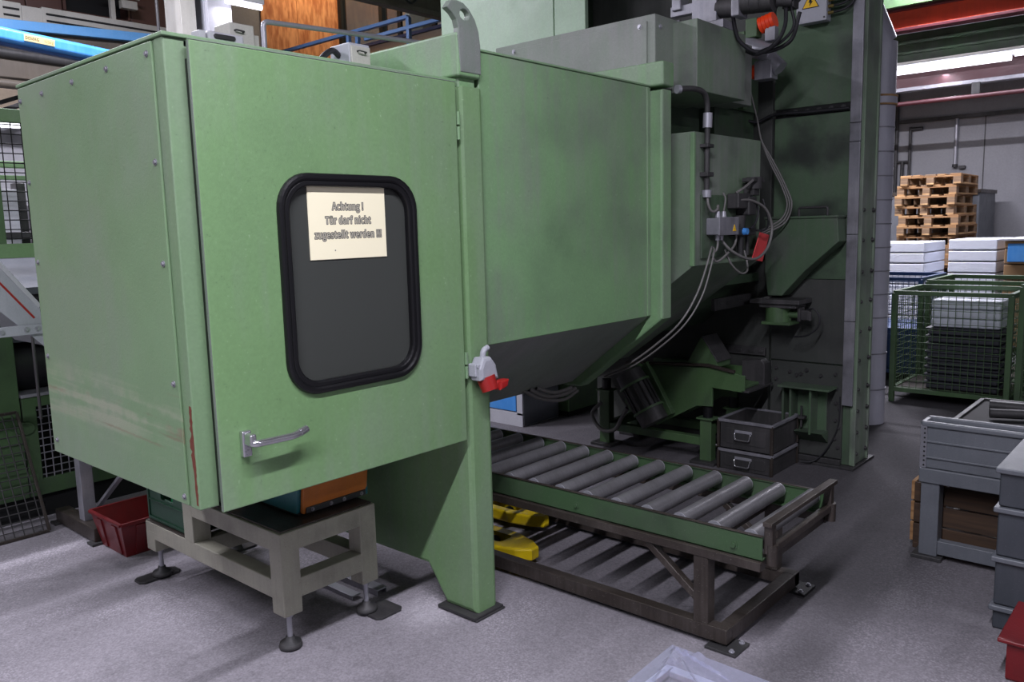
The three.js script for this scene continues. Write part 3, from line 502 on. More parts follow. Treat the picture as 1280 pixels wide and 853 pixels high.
// folded seam duct behind the tower
{
  const t = thing('ventilation_duct', 'vertical pale sheet metal ventilation duct right behind the green tower', 'duct', [7.05, 0, -2.27]);
  const x = 7.05, z = -2.27, r = 0.155;
  const secs = [0, .3, .6, .9, 1.09, 1.28, 1.47, 1.66, 1.85, 2.04, 2.23, 2.42, 2.60];
  for (let i = 0; i < secs.length - 1; i++) { const s = part(t, 'duct_section', cyl([x, secs[i] + 0.004, z], [x, secs[i + 1] - 0.004, z], r, r, 28), M.ductZinc); part(s, 'seam', cyl([x, secs[i + 1] - 0.006, z], [x, secs[i + 1] + 0.004, z], r + 0.005, r + 0.005, 28), M.stripSteel); }
  part(t, 'duct_section', cyl([x, 2.66, z], [x, 2.95, z], r, r, 28), M.ductZinc);
  part(t, 'clamp_ring', [cyl([x, 2.6, z], [x, 2.66, z], r + 0.012, r + 0.012, 28)], M.ductZinc);
  part(t, 'orange_band', [cyl([x, 2.655, z], [x, 2.67, z], r + 0.016, r + 0.016, 28), cyl([x, 2.59, z], [x, 2.603, z], r + 0.016, r + 0.016, 28)], M.woods[0]);
  part(t, 'duct_elbow', [cyl([x, 2.95, z], [x, 3.08, z], r, r, 28), cyl([x, 3.07, z], [x - 0.12, 3.32, z - 0.07], r, r * 0.96, 28), cyl([x - 0.11, 3.3, z - 0.065], [x - 0.5, 3.55, z - 0.3], r * 0.96, r * 0.9, 28)], M.ductZinc);
}

// ---------------------------------------------------------------- vibrating trough on its stand
{
  const t = thing('vibrating_trough', 'green vibrating feed trough on a low steel stand under the machine', 'machine', [5.3, 0, -3.1]);
  part(t, 'trough', [prism([[-3.40, 0.66], [-2.72, 0.70], [-2.53, 0.675], [-2.45, 0.66], [-2.45, 0.545], [-2.69, 0.555], [-2.69, 0.42], [-2.81, 0.412], [-3.14, 0.225], [-3.42, 0.36]], 'x', 5.15, 5.17, 0.003), prism([[-3.40, 0.66], [-2.45, 0.66], [-2.45, 0.545], [-2.69, 0.555], [-2.69, 0.42], [-2.81, 0.412], [-3.14, 0.225], [-3.42, 0.36]], 'x', 5.53, 5.55, 0.003), box(5.16, 5.54, 0.56, 0.58, -3.4, -2.47)], M.greenDark);
  part(t, 'trough_rim', [bar([5.145, 0.675, -3.4], [5.145, 0.715, -2.72], 0.03, 0.02), bar([5.145, 0.715, -2.72], [5.145, 0.685, -2.52], 0.03, 0.02)], M.darkSteel);
  part(t, 'outlet_lip', [box(5.15, 5.55, 0.545, 0.56, -2.47, -2.42, 0.003), prism([[-2.6, 0.72], [-2.46, 0.735], [-2.43, 0.71], [-2.43, 0.54], [-2.455, 0.54], [-2.6, 0.6]], 'x', 5.42, 5.52, 0.004)], M.sootySteel);
  part(t, 'hood', prism([[-2.90, 0.705], [-2.79, 0.905], [-2.77, 0.905], [-2.66, 0.74], [-2.66, 0.70]], 'x', 5.16, 5.36, 0.004), M.greenDark);
  part(t, 'hood_cover', [bar([5.26, 0.912, -2.775], [5.26, 0.738, -2.652], 0.215, 0.008), ], M.sootySteel);
  for (const [z, x, y] of [[-3.61, 5.15, 0.43], [-2.74, 5.15, 0.32], [-3.61, 5.55, 0.43], [-2.74, 5.55, 0.32]]) {
    const l = part(t, 'leg', box(x - 0.002, x + 0.07, 0.02, y, z - 0.045, z + 0.045, 0.005), M.greenDark);
    part(l, 'foot_plate', box(x - 0.05, x + 0.12, 0, 0.022, z - 0.10, z + 0.09, 0.003), M.sootySteel);
    part(l, 'cap_plate', box(x - 0.02, x + 0.09, y, y + 0.012, z - 0.065, z + 0.065, 0.003), M.greenDark);
    part(l, 'rubber_buffer', cyl([x + 0.035, y + 0.012, z], [x + 0.035, y + 0.09, z], 0.035, 0.035, 18), M.rubber);
  }
  part(t, 'stand_beam', box(5.155, 5.215, 0.125, 0.185, -3.57, -2.78, 0.004), M.greenDark);
  part(t, 'stand_beam', box(5.555, 5.615, 0.125, 0.185, -3.57, -2.78, 0.004), M.greenDark);
  part(t, 'stand_beam', box(5.22, 5.55, 0.2, 0.29, -2.76, -2.71, 0.004), M.greenDark);
  part(t, 'stand_beam', box(5.22, 5.55, 0.125, 0.185, -3.63, -3.58, 0.004), M.greenDark);
  // unbalance motor hung diagonally on the trough side
  const a = [5.0, 0.635, -3.29], b = [5.0, 0.285, -3.06], at = (k) => a.map((v, i) => v + (b[i] - v) * k);
  const mo = part(t, 'vibration_motor', [cyl(at(0.02), at(0.25), 0.10, 0.105, 28), cyl(at(0.25), at(0.75), 0.095, 0.095, 28), cyl(at(0.75), at(1), 0.108, 0.104, 28)], M.sootySteel);
  const ribs = []; { const d = V(b).sub(V(a)).normalize(), u = new THREE.Vector3(1, 0, 0), w = new THREE.Vector3().crossVectors(d, u); for (let i = 0; i < 14; i++) { const an = i / 14 * 6.283, o = u.clone().multiplyScalar(Math.cos(an) * 0.1).add(w.clone().multiplyScalar(Math.sin(an) * 0.1)).toArray(); ribs.push(bar(at(0.27).map((v, k) => v + o[k]), at(0.73).map((v, k) => v + o[k]), 0.012, 0.012, 0)); } }
  part(mo, 'cooling_fin', ribs, M.sootySteel);
  for (const k of [0.23, 0.73]) part(mo, 'flange', cyl(at(k), at(k + 0.04), 0.118, 0.118, 28), M.greenDark);
  part(t, 'motor_bracket', [prism([[-3.38, 0.62], [-3.2, 0.70], [-2.98, 0.34], [-3.14, 0.26]], 'x', 5.1, 5.155, 0.004), cyl([5.05, 0.69, -3.22], [5.05, 0.62, -3.26], 0.022, 0.022)], M.greenDark);
  part(t, 'cable', tube([[5.1, 0.35, -3.6], [5.06, 0.27, -3.66], [5.05, 0.19, -3.62], [5.03, 0.15, -3.53], [5.02, 0.18, -3.42], [5.01, 0.27, -3.36], [5.0, 0.36, -3.30]], 0.015, 50), M.cableGrey);
}
// two stacked steel crates
{
  function crate(y0, y1, label, dz) {
    const t = thing('steel_crate', label, 'crate', [5.33, y0, -2.43 + dz]);
    const X0 = 5.12, X1 = 5.54, Z0 = -2.62 + dz, Z1 = -2.235 + dz, w = 0.012;
    part(t, 'floor_sheet', sbox(X0 + 0.01, X1 - 0.01, y0 + 0.01, y0 + 0.02, Z0 + 0.01, Z1 - 0.01), M.sootySteel);
    part(t, 'side_wall', sbox(X0, X0 + w, y0 + 0.005, y1, Z0, Z1), M.sootySteel); part(t, 'side_wall', sbox(X1 - w, X1, y0 + 0.005, y1, Z0, Z1), M.sootySteel);
    part(t, 'side_wall', sbox(X0, X1, y0 + 0.005, y1, Z0, Z0 + w), M.sootySteel); part(t, 'side_wall', sbox(X0, X1, y0 + 0.005, y1, Z1 - w, Z1), M.sootySteel);
    part(t, 'rim', [bar([X0, y1, Z0], [X0, y1, Z1], 0.02), bar([X1, y1, Z0], [X1, y1, Z1], 0.02), bar([X0, y1, Z0], [X1, y1, Z0], 0.02), bar([X0, y1, Z1], [X1, y1, Z1], 0.02)], M.stripSteel);
    part(t, 'corner_post', [[X0, Z0], [X0, Z1], [X1, Z0], [X1, Z1]].map(([x, z]) => box(x - 0.008, x + 0.012, y0, y1, z - 0.012, z + 0.008, 0.002)), M.darkSteel);
    const zc = (Z0 + Z1) / 2 - 0.01, yc = y0 + (y1 - y0) * 0.62;
    part(t, 'pressed_panel', prism(roundRect(zc + 0.01, y0 + (y1 - y0) * 0.48, 0.30, (y1 - y0) * 0.55, 0.02).map(q => q), 'x', X0 - 0.004, X0 + 0.001, 0.002), M.sootySteel);
    const h = part(t, 'handle', pipe([[X0, yc, zc - 0.055], [X0 - 0.02, yc, zc - 0.058], [X0 - 0.028, yc - 0.045, zc - 0.05], [X0 - 0.028, yc - 0.045, zc + 0.05], [X0 - 0.02, yc, zc + 0.058], [X0, yc, zc + 0.055]], 0.005, 0.009), M.chrome);
    part(h, 'handle_plate', box(X0 - 0.006, X0, yc - 0.002, yc + 0.018, zc - 0.062, zc + 0.062, 0.002), M.zinc);
    return t;
  }
  crate(0, 0.135, 'lower of two stacked dark steel crates by the tower foot', 0.0);
  crate(0.15, 0.345, 'upper open steel crate stacked on another beside the tower foot', 0.0);
}
// white and blue cabinet far under the hopper, green cabinet beside it
{
  const t = thing('tool_cabinet', 'white cabinet with a bright blue door panel behind the roller conveyor', 'cabinet', [5.45, 0, -4.9]);
  part(t, 'carcass', box(5.22, 5.70, 0, 0.95, -5.3, -4.5, 0.004), M.white);
  part(t, 'door', box(5.2, 5.221, 0.13, 0.9, -5.24, -4.57, 0.004), M.blue);
  part(t, 'door_frame', [box(5.205, 5.222, 0, 0.12, -5.3, -4.5, 0.002), box(5.205, 5.222, 0.1, 0.95, -4.565, -4.5, 0.002)], M.white);
  part(t, 'side_sheet', box(5.222, 5.70, 0.01, 0.94, -4.502, -4.495, 0.002), M.greyCrate);
  const g = thing('green_cabinet', 'low green steel cabinet standing behind the machine stand', 'cabinet', [6.0, 0, -4.6]);
  part(g, 'cabinet_body', box(5.73, 6.25, 0.05, 1.0, -5.1, -4.4, 0.004), M.greenDark);
  part(g, 'plinth', box(5.75, 6.23, 0, 0.05, -5.05, -4.42, 0.002), M.dark);
  part(g, 'screw', [5.95, 6.1].map(x => cyl([x, 0.3, -4.4], [x, 0.3, -4.39], 0.012, 0.012, 8)), M.sootySteel);
}

// ---------------------------------------------------------------- heavy table with bins in front
{
  const t = thing('steel_table', 'heavy beige grey steel table on screw feet under the green cabin', 'table', [1.96, 0, -3.2]);
  const X0 = 1.72, X1 = 2.205, ZF = -2.782, ZM = -3.50, ZB = -3.99, w = 0.088;
  for (const [x, z, y1] of [[X0, ZF, .512], [X1 - w, ZF, .512], [X0, ZB + w, .262], [X1 - w, ZB + w, .262]]) {
    part(t, 'leg', box(x, x + w, 0.158, y1, z - w, z, 0.006), M.table);
  }
  for (const x of [X0, X1 - w]) part(t, 'upright', box(x, x + w, 0.30, 0.512, ZM - w, ZM, 0.005), M.table);
  for (const x of [X0, X1 - w]) { part(t, 'upper_rail', box(x + 0.001, x + w - 0.012, 0.428, 0.511, ZM - w, ZF - 0.01, 0.005), M.table); part(t, 'lower_rail', box(x + 0.001, x + w - 0.012, 0.222, 0.305, ZB, ZF - 0.01, 0.005), M.table); }
  for (const z of [ZF, ZM, ]) part(t, 'upper_rail', box(X0 + 0.02, X1 - 0.02, 0.428, 0.511, z - w + 0.01, z - 0.002, 0.005), M.table);
  for (const z of [ZF, ZM, ZB + w]) part(t, 'lower_rail', box(X0 + 0.02, X1 - 0.02, 0.222, 0.304, z - w + 0.01, z - 0.002, 0.005), M.table);
  part(t, 'top_plate', box(X0 + 0.012, X1 - 0.012, 0.511, 0.519, ZM - w, ZF - 0.012, 0.002), M.darkSteel);
  part(t, 'shelf_plate', box(X0 + 0.004, X1 - 0.004, 0.304, 0.31, ZB, ZM - w - 0.003, 0.002), M.darkSteel);
  const foot = (x, z, plate) => {
    const f = part(t, 'screw_foot', [cyl([x, 0.03, z], [x, 0.165, z], 0.011, 0.011, 14), cyl([x, 0.135, z], [x, 0.15, z], 0.018, 0.018, 6)], M.zinc);
    part(f, 'foot_disc', new THREE.LatheGeometry([[0.001, 0.05], [0.018, 0.05], [0.02, 0.036], [0.044, 0.026], [0.048, 0.012], [0.046, 0.001], [0.001, 0.001]].map(q => new THREE.Vector2(...q)).reverse(), 28).translate(x, plate ? 0.008 : 0, z), M.sootySteel);
    if (plate) {
      const [px0, px1, pz0, pz1] = plate, c = 0.02;
      const pl = part(f, 'anchor_plate', prism([[px0 + c, pz0], [px1 - c, pz0], [px1, pz0 + c], [px1, pz1 - c], [px1 - c, pz1], [px0 + c, pz1], [px0, pz1 - c], [px0, pz0 + c]], 'y', 0, 0.012, 0.002), M.sootySteel);
    }
  };
  foot(X0 + 0.05, ZF - 0.05, null); foot(X1 - 0.04, ZF - 0.045, [2.14, 2.29, -2.865, -2.715]); foot(X0 + 0.05, ZB + 0.03, [1.65, 1.86, -4.03, -3.935]); foot(X1 - 0.04, ZB + 0.03, [2.12, 2.3, -4.03, -3.935]);
}
{
  const t = thing('parts_bin', 'steel bin with teal side and orange front standing on the steel table', 'bin', [2.06, 0.519, -3.05]);
  part(t, 'teal_side', prism([[-3.305, 0.83], [-3.305, 0.53], [-2.89, 0.53], [-2.845, 0.83]], 'x', 1.875, 1.895, 0.003), M.teal);
  part(t, 'orange_front', prism([[-2.89, 0.53], [-2.87, 0.53], [-2.825, 0.83], [-2.845, 0.83]], 'x', 1.892, 2.23, 0.003), M.orange);
  part(t, 'back_sheet', box(1.89, 2.23, 0.53, 0.83, -3.315, -3.30), M.teal); part(t, 'teal_side', box(2.22, 2.235, 0.53, 0.83, -3.305, -2.865), M.teal);
  part(t, 'floor_sheet', box(1.88, 2.23, 0.52, 0.534, -3.305, -2.885), M.dark);
  const s = part(t, 'chain_bar', box(1.905, 2.22, 0.53, 0.556, -2.871, -2.86, 0.004), M.sootySteel);
  for (const x of [1.935, 2.03, 2.10, 2.195]) part(s, 'bolt', boltHead([x, 0.543, -2.86], 'z', 0.006, 0.007), M.stripSteel);
}
{
  const t = thing('bottle_crate', 'dark green plastic bottle crate on the low end of the steel table', 'crate', [1.9, 0.31, -3.8]);
  const x = 1.745;
  part(t, 'crate_wall', prism([[-3.985, 0.312], [-3.612, 0.312], [-3.605, 0.57], [-3.99, 0.57]], 'x', x, x + 0.018, 0.004, [roundRect(-3.79, 0.455, 0.13, 0.05, 0.015, 4)]), M.crateGreen);
  part(t, 'crate_wall', [box(2.05, 2.068, 0.312, 0.57, -3.985, -3.61), box(x, 2.06, 0.312, 0.57, -3.99, -3.975), box(x, 2.06, 0.312, 0.57, -3.622, -3.607)], M.crateGreen);
  part(t, 'crate_floor', box(x, 2.06, 0.31, 0.32, -3.985, -3.61), M.crateGreen);
  part(t, 'rib', [box(x - 0.006, x + 0.004, 0.415, 0.421, -3.97, -3.63, 0.002), box(x - 0.007, x + 0.004, 0.315, 0.33, -3.985, -3.612, 0.002), box(x - 0.006, x + 0.004, 0.485, 0.491, -3.97, -3.63, 0.002), box(x - 0.006, x + 0.004, 0.33, 0.57, -3.625, -3.61, 0.002), box(x - 0.006, x + 0.004, 0.33, 0.57, -3.988, -3.973, 0.002)], M.crateGreen);
  solo('glow_bottle', 'bright green bottle shape for the light glowing through the crate grip', 'bottle', new THREE.LatheGeometry([[0.001, 0], [0.03, 0.003], [0.031, 0.13], [0.014, 0.19], [0.012, 0.235], [0.001, 0.236]].map(q => new THREE.Vector2(...q)), 20).translate(1.805, 0.321, -3.80), M.glowGreen, [1.805, 0.321, -3.8]);  // opaque bright green put in for the light glowing through the grip
}
solo('steel_channel', 'pale steel channel lying on the floor behind the portal foot', 'channel', [box(2.30, 2.36, 0.022, 0.03, -3.4, -2.92, 0.002), box(2.30, 2.306, 0, 0.028, -3.4, -2.92, 0.002), box(2.354, 2.36, 0, 0.028, -3.4, -2.92, 0.002)], M.zinc, [2.33, 0, -3.1]);
solo('steel_channel', 'second pale steel channel on the floor beside the table foot', 'channel', [box(2.20, 2.25, 0.012, 0.02, -3.4, -2.98, 0.002), box(2.20, 2.206, 0, 0.018, -3.4, -2.98, 0.002)], M.zinc, [2.22, 0, -3.1]);

// ---------------------------------------------------------------- roller conveyor
{
  const t = thing('roller_conveyor', 'low roller conveyor with steel rollers, green side rails and dark tube frame', 'conveyor', [3.22, 0, -2.4]);
  const XA = 2.868, XB = 3.552, Z0 = -4.1, Z1 = -1.283;
  for (const [x, s] of [[XA, 1], [XB, -1]]) {
    const r = part(t, 'side_rail', [box(Math.min(x, x + s * 0.006), Math.max(x, x + s * 0.006), 0.405, 0.502, Z0, Z1, 0.002), box(Math.min(x, x + s * 0.012), Math.max(x, x + s * 0.012), 0.496, 0.503, Z0, Z1, 0.002), box(Math.min(x, x + s * 0.035), Math.max(x, x + s * 0.035), 0.405, 0.412, Z0, Z1, 0.002)], M.railGreen);
    part(r, 'edge', box(Math.min(x - s * 0.002, x + s * 0.013), Math.max(x - s * 0.002, x + s * 0.013), 0.502, 0.506, Z0, Z1, 0.001), M.darkSteel);
    for (const z of [-1.40, -2.17, -2.9]) part(r, 'bolt', boltHead([s > 0 ? XA : XB, 0.445, z], s > 0 ? 'x-' : 'x', 0.011, 0.01), M.railGreen);
  }
  const rg = prep(cyl([XA + 0.035, 0, 0], [XB - 0.035, 0, 0], 0.034, 0.034, 28)), cg = mergeGeometries([prep(cyl([XA + 0.031, 0, 0], [XA + 0.036, 0, 0], 0.0343, 0.0343, 28), cyl([XA + 0.026, 0, 0], [XA + 0.033, 0, 0], 0.024, 0.024, 20)), prep(cyl([XA + 0.009, 0, 0], [XB - 0.009, 0, 0], 0.010, 0.010, 12)), prep(cyl([XB - 0.036, 0, 0], [XB - 0.031, 0, 0], 0.0343, 0.0343, 28))]);
  rg.translate(-3.21, 0, 0); cg.translate(-3.21, 0, 0);
  for (let k = 0; k < 17; k++) {
    const y = 0.478, z = -1.345 - k * 0.1575;
    const r = new THREE.Mesh(rg, M.roller); r.name = 'roller'; r.castShadow = r.receiveShadow = true; r.position.set(3.21 - 3.22, y, z + 2.4); r.rotation.x = k * 1.7;
    const c = new THREE.Mesh(cg, M.zinc); c.name = 'axle'; c.castShadow = c.receiveShadow = true; r.add(c); t.add(r);
  }
  for (const x of [2.852, 3.522]) part(t, 'frame_beam', box(x, x + 0.046, 0.366, 0.404, Z0, Z1, 0.004), M.darkSteel);
  for (const z of [-1.33, -1.6, -2.6, -3.6]) part(t, 'cross_beam', box(2.9, 3.52, 0.366, 0.398, z, z + 0.04, 0.003), M.darkSteel);
  for (const x of [2.855, 3.525]) for (const z of [-1.57, -3.6]) part(t, 'leg', box(x, x + 0.06, 0.083, 0.368, z, z + 0.066, 0.004), M.darkSteel);
  for (const x of [2.855, 3.53]) part(t, 'base_rail', box(x, x + 0.055, 0.022, 0.085, Z0, -1.42, 0.004), M.darkSteel);
  for (const z of [-1.475, -3.7]) part(t, 'base_rail', box(2.9, 3.585, 0.022, 0.084, z, z + 0.055, 0.004), M.darkSteel);
  for (const x of [2.885, 3.555]) part(t, 'brace', bar([x, 0.36, -1.80], [x, 0.17, -1.555], 0.035, 0.03), M.darkSteel);
  for (const [x, z] of [[2.88, -1.45], [3.57, -1.45], [2.88, -3.7], [3.57, -3.7]]) {
    const f = part(t, 'foot_plate', [box(x - 0.06, x + 0.07, 0, 0.012, z - 0.05, z + 0.085, 0.002), cyl([x, 0.01, z], [x, 0.045, z], 0.014, 0.014, 12)], M.sootySteel);
    part(f, 'bolt', [boltHead([x + 0.05, 0.012, z + 0.06], 'y', 0.008, 0.01), boltHead([x - 0.04, 0.012, z + 0.06], 'y', 0.008, 0.01)].flat(), M.zinc);
  }
  part(t, 'stop_bar', box(2.872, 3.56, 0.545, 0.563, -1.285, -1.248, 0.003), M.darkSteel);
  part(t, 'stop_bar', box(2.90, 3.5, 0.435, 0.465, -1.278, -1.248, 0.004), M.darkSteel);
  for (const x of [2.885, 3.49]) part(t, 'stop_post', [box(x, x + 0.035, 0.43, 0.55, -1.285, -1.25, 0.004), cyl([x + 0.018, 0.39, -1.258], [x + 0.018, 0.47, -1.258], 0.022, 0.022, 16)], M.darkSteel);
}
// pallet truck under the conveyor
{
  const t = thing('pallet_truck', 'yellow pallet truck with fork tips under the roller conveyor', 'pallet truck', [3.25, 0, -3.3]);
  for (const [x, dz, h] of [[3.03, 0, 0.115], [3.42, -0.24, 0.08]]) {
    const f = part(t, 'fork', prism([[x - h, -3.9], [x + h, -3.9], [x + h, -2.78], [x + h * 0.65, -2.63], [x + h * 0.26, -2.56], [x - h * 0.2, -2.56], [x - h * 0.65, -2.63], [x - h, -2.78]].map(q => [q[0], q[1] + dz]), 'y', 0.03, 0.095, 0.01, [roundRect(x, -2.86 + dz, h * 1.05, 0.24, 0.03, 3)]), M.yellow);
    part(f, 'load_wheel', cyl([x - 0.035, 0.042, -2.86 + dz], [x + 0.035, 0.042, -2.86 + dz], 0.04, 0.04, 20), M.rubber);
  }
  part(t, 'bridge', box(2.93, 3.52, 0.05, 0.42, -4.05, -3.9, 0.01), M.yellow);
  part(t, 'steering_wheel', cyl([3.16, 0.09, -4.12], [3.3, 0.09, -4.12], 0.09, 0.09, 20), M.rubber);
}

// ---------------------------------------------------------------- left: guard, grid, stand, crate
function wireGrid(axis, at, u0, u1, v0, v1, du, dv, r) {     // wires in the plane across an axis ('z': u = x, v = y; 'x': u = z, v = y)
  const gs = [], P = (u, v) => axis === 'z' ? [u, v, at] : [at, v, u];
  for (let u = u0 + du / 2; u < u1; u += du) gs.push(cyl(P(u, v0), P(u, v1), r, r, 5));
  for (let v = v0 + dv / 2; v < v1; v += dv) gs.push(cyl(P(u0, v), P(u1, v), r, r, 5));
  return gs;
}
function stuffPart(p, name, g, m) { const o = part(p, name, g, m); o.userData.kind = 'stuff'; return o; }
{
  const t = thing('guarded_press', 'green machine with wire mesh guards left of the big cabin', 'machine', [1.6, 0, -5.6]);
  const z = -5.4;
  part(t, 'frame_post', box(1.60, 1.68, 1.60, 2.46, z - 0.06, z, 0.005), M.greenDark); part(t, 'frame_post', box(1.0, 1.08, 0, 2.46, z - 0.06, z, 0.005), M.greenDark);
  part(t, 'frame_post', box(2.6, 2.68, 0, 2.46, z - 0.06, z, 0.005), M.greenDark);
  part(t, 'frame_rail', box(1.0, 2.68, 2.385, 2.46, z - 0.06, z + 0.005, 0.005), M.green);
  part(t, 'frame_rail', box(1.0, 2.68, 1.60, 1.685, z - 0.06, z + 0.005, 0.005), M.green);
  stuffPart(t, 'wire_mesh', wireGrid('z', z - 0.02, 1.08, 2.6, 1.685, 2.385, 0.055, 0.055, 0.0035), M.dark);
  part(t, 'cross_rail', box(1.0, 2.68, 2.19, 2.235, -6.3, -6.25, 0.004), M.green); part(t, 'cross_rail', box(1.0, 2.68, 2.11, 2.14, -6.3, -6.25, 0.004), M.green);
  // guarded inside: pale cylinders, cabinets, sloping covers
  part(t, 'inner_cabinet', [box(1.9, 2.06, 1.5, 2.05, -6.6, -6.3), box(2.18, 2.5, 1.45, 1.95, -6.7, -6.35)], M.white);
  part(t, 'inner_frame', [box(2.08, 2.14, 1.4, 2.1, -6.5, -6.4), box(1.95, 2.3, 1.72, 1.76, -6.32, -6.28)], M.sootySteel);
  part(t, 'sloped_cover', prism([[-6.2, 1.62], [-5.45, 1.42], [-5.45, 1.38], [-6.2, 1.58]], 'x', 1.2, 2.6, 0.004), M.darkCrate);
  part(t, 'sloped_cover', prism([[-6.2, 1.42], [-5.42, 1.28], [-5.42, 1.10], [-6.2, 1.2]], 'x', 1.2, 2.6, 0.004), M.darkCrate);
  part(t, 'body_box', box(1.2, 2.6, 0.95, 1.22, -6.2, -5.6), M.greenDark);
  part(t, 'drum', cyl([1.66, 0.94, -5.62], [2.5, 0.94, -5.62], 0.16, 0.16, 32), M.blackPlastic);
  part(t, 'ledge', box(1.66, 2.6, 0.765, 0.785, -5.7, -5.39, 0.003), M.zinc);
  part(t, 'door_panel', box(1.20, 1.655, 0.15, 1.25, z - 0.03, z - 0.005, 0.004), M.greenDark);
  const d2 = part(t, 'door_panel', prism([[1.665, 0.15], [2.6, 0.15], [2.6, 0.765], [1.665, 0.765]], 'z', z - 0.03, z - 0.005, 0.004, [[[1.74, 0.25], [2.52, 0.25], [2.52, 0.70], [1.74, 0.70]]]), M.greenDark);
  part(d2, 'latch', prism(circle(1.67, 0.58, 0.05, 16, 0.04), 'z', z - 0.005, z + 0.012, 0.003), M.greenDark);
  stuffPart(d2, 'wire_mesh', wireGrid('z', z - 0.015, 1.74, 2.52, 0.25, 0.70, 0.045, 0.045, 0.004), M.stripSteel);
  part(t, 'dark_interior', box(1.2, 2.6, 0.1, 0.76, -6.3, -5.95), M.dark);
  part(t, 'base_frame', box(1.0, 2.68, 0, 0.14, -6.3, -5.45, 0.004), M.dark);
  const l = thing('machine_lamp', 'glowing tube lamp inside the guarded green machine at the left edge', 'lamp', [1.8, 2.34, -5.75]);
  part(l, 'lamp_tube', cyl([1.2, 2.42, -5.8], [2.4, 2.42, -5.8], 0.02, 0.02, 12), M.tubeGlow);
  part(l, 'lamp_housing', box(1.15, 2.45, 2.44, 2.49, -5.85, -5.75, 0.005), M.lampBody);
  const L = new THREE.RectAreaLight(LAMP_COLOR, 5, 1.2, 0.06); L.position.set(1.8, 2.395, -5.8); L.lookAt(1.8, 0, -5.8); scene.add(L);
}
{
  const t = thing('wire_panel', 'loose dark wire grid panel leaning against the green machine', 'panel', [1.4, 0, -5.15]);
  const gs = [], zt = -5.33, zb = -5.12, at = (x, k) => [x + 0.02 - k * 0.04, 0.01 + k * 0.69, zb + (zt - zb) * k];
  part(t, 'panel_frame', [bar(at(1.05, 0), at(1.05, 1), 0.018, 0.014), bar(at(1.63, 0), at(1.63, 1), 0.018, 0.014), bar(at(1.05, 0), at(1.63, 0), 0.018, 0.014), bar(at(1.05, 1), at(1.63, 1), 0.018, 0.014)], M.darkSteel);
  for (let x = 1.10; x < 1.62; x += 0.05) gs.push(cyl(at(x, 0), at(x, 1), 0.0035, 0.0035, 5));
  for (let k = 0.06; k < 0.97; k += 0.068) gs.push(cyl(at(1.05, k), at(1.63, k), 0.0035, 0.0035, 5));
  stuffPart(t, 'wire_mesh', gs, M.sootySteel);
}
{
  const t = thing('parts_chute', 'sloping grey metal chute with red stripe at the left picture edge', 'chute', [1.4, 1.3, -4.6]);
  const z = -4.5;
  const up = [1.36, 1.60], dn = [1.53, 1.34];
  part(t, 'chute_side', prism([[1.10, 1.94], [1.515, 1.365], [1.525, 1.16], [1.30, 1.40], [1.10, 1.68]], 'z', z - 0.012, z, 0.002), M.boxGrey);
  part(t, 'chute_edge', bar([1.10, 1.945, z], [1.515, 1.37, z], 0.022, 0.008, 0.002), M.white);
  part(t, 'chute_floor', prism([[1.10, 1.72], [1.52, 1.19], [1.51, 1.175], [1.09, 1.705]], 'z', z - 0.4, z - 0.01, 0.001), M.zinc);
  part(t, 'red_stripe', bar([1.14, 1.78, z + 0.001], [1.485, 1.315, z + 0.001], 0.01, 0.003, 0.001), M.red);
  const b = part(t, 'bracket', box(1.05, 1.515, 1.235, 1.285, z + 0.002, z + 0.018, 0.003), M.boxGrey);
  for (const [x, y] of [[1.33, 1.258], [1.44, 1.262], [1.49, 1.262]]) part(b, 'bolt', boltHead([x, y, z + 0.018], 'z', 0.009, 0.008), M.zinc);
  part(t, 'support', [cyl([1.47, 1.24, z - 0.01], [1.47, 0.80, z - 0.01], 0.008, 0.008, 8), box(1.08, 1.12, 0, 1.8, z - 0.05, z - 0.01)], M.sootySteel);
}
{
  const t = thing('panel_stand', 'dark steel stand holding a black board beside the red crate', 'stand', [1.8, 0, -4.95]);
  part(t, 'foot_beam', box(1.735, 1.815, 0.012, 0.092, -5.25, -4.69, 0.005), M.darkSteel);
  part(t, 'upright', box(1.755, 1.825, 0.09, 1.2, -4.935, -4.865, 0.004), M.stripSteel);
  part(t, 'black_board', box(2.30, 2.32, 0.10, 1.2, -5.25, -4.05, 0.003), M.dark);
  part(t, 'brace', bar([1.89, 0.02, -5.14], [1.985, 0.55, -4.52], 0.03, 0.02), M.stripSteel);
  part(t, 'cross_tube', [box(1.8, 2.31, 0.86, 0.90, -4.92, -4.88, 0.003), box(1.96, 2.31, 0.53, 0.57, -4.55, -4.5, 0.003), box(1.87, 2.31, 0.012, 0.05, -5.18, -5.12, 0.003)], M.darkSteel);
  part(t, 'foot_plate', [box(1.71, 1.84, 0, 0.014, -4.74, -4.66, 0.002), box(1.71, 1.84, 0, 0.014, -5.28, -5.2, 0.002)], M.sootySteel);
}
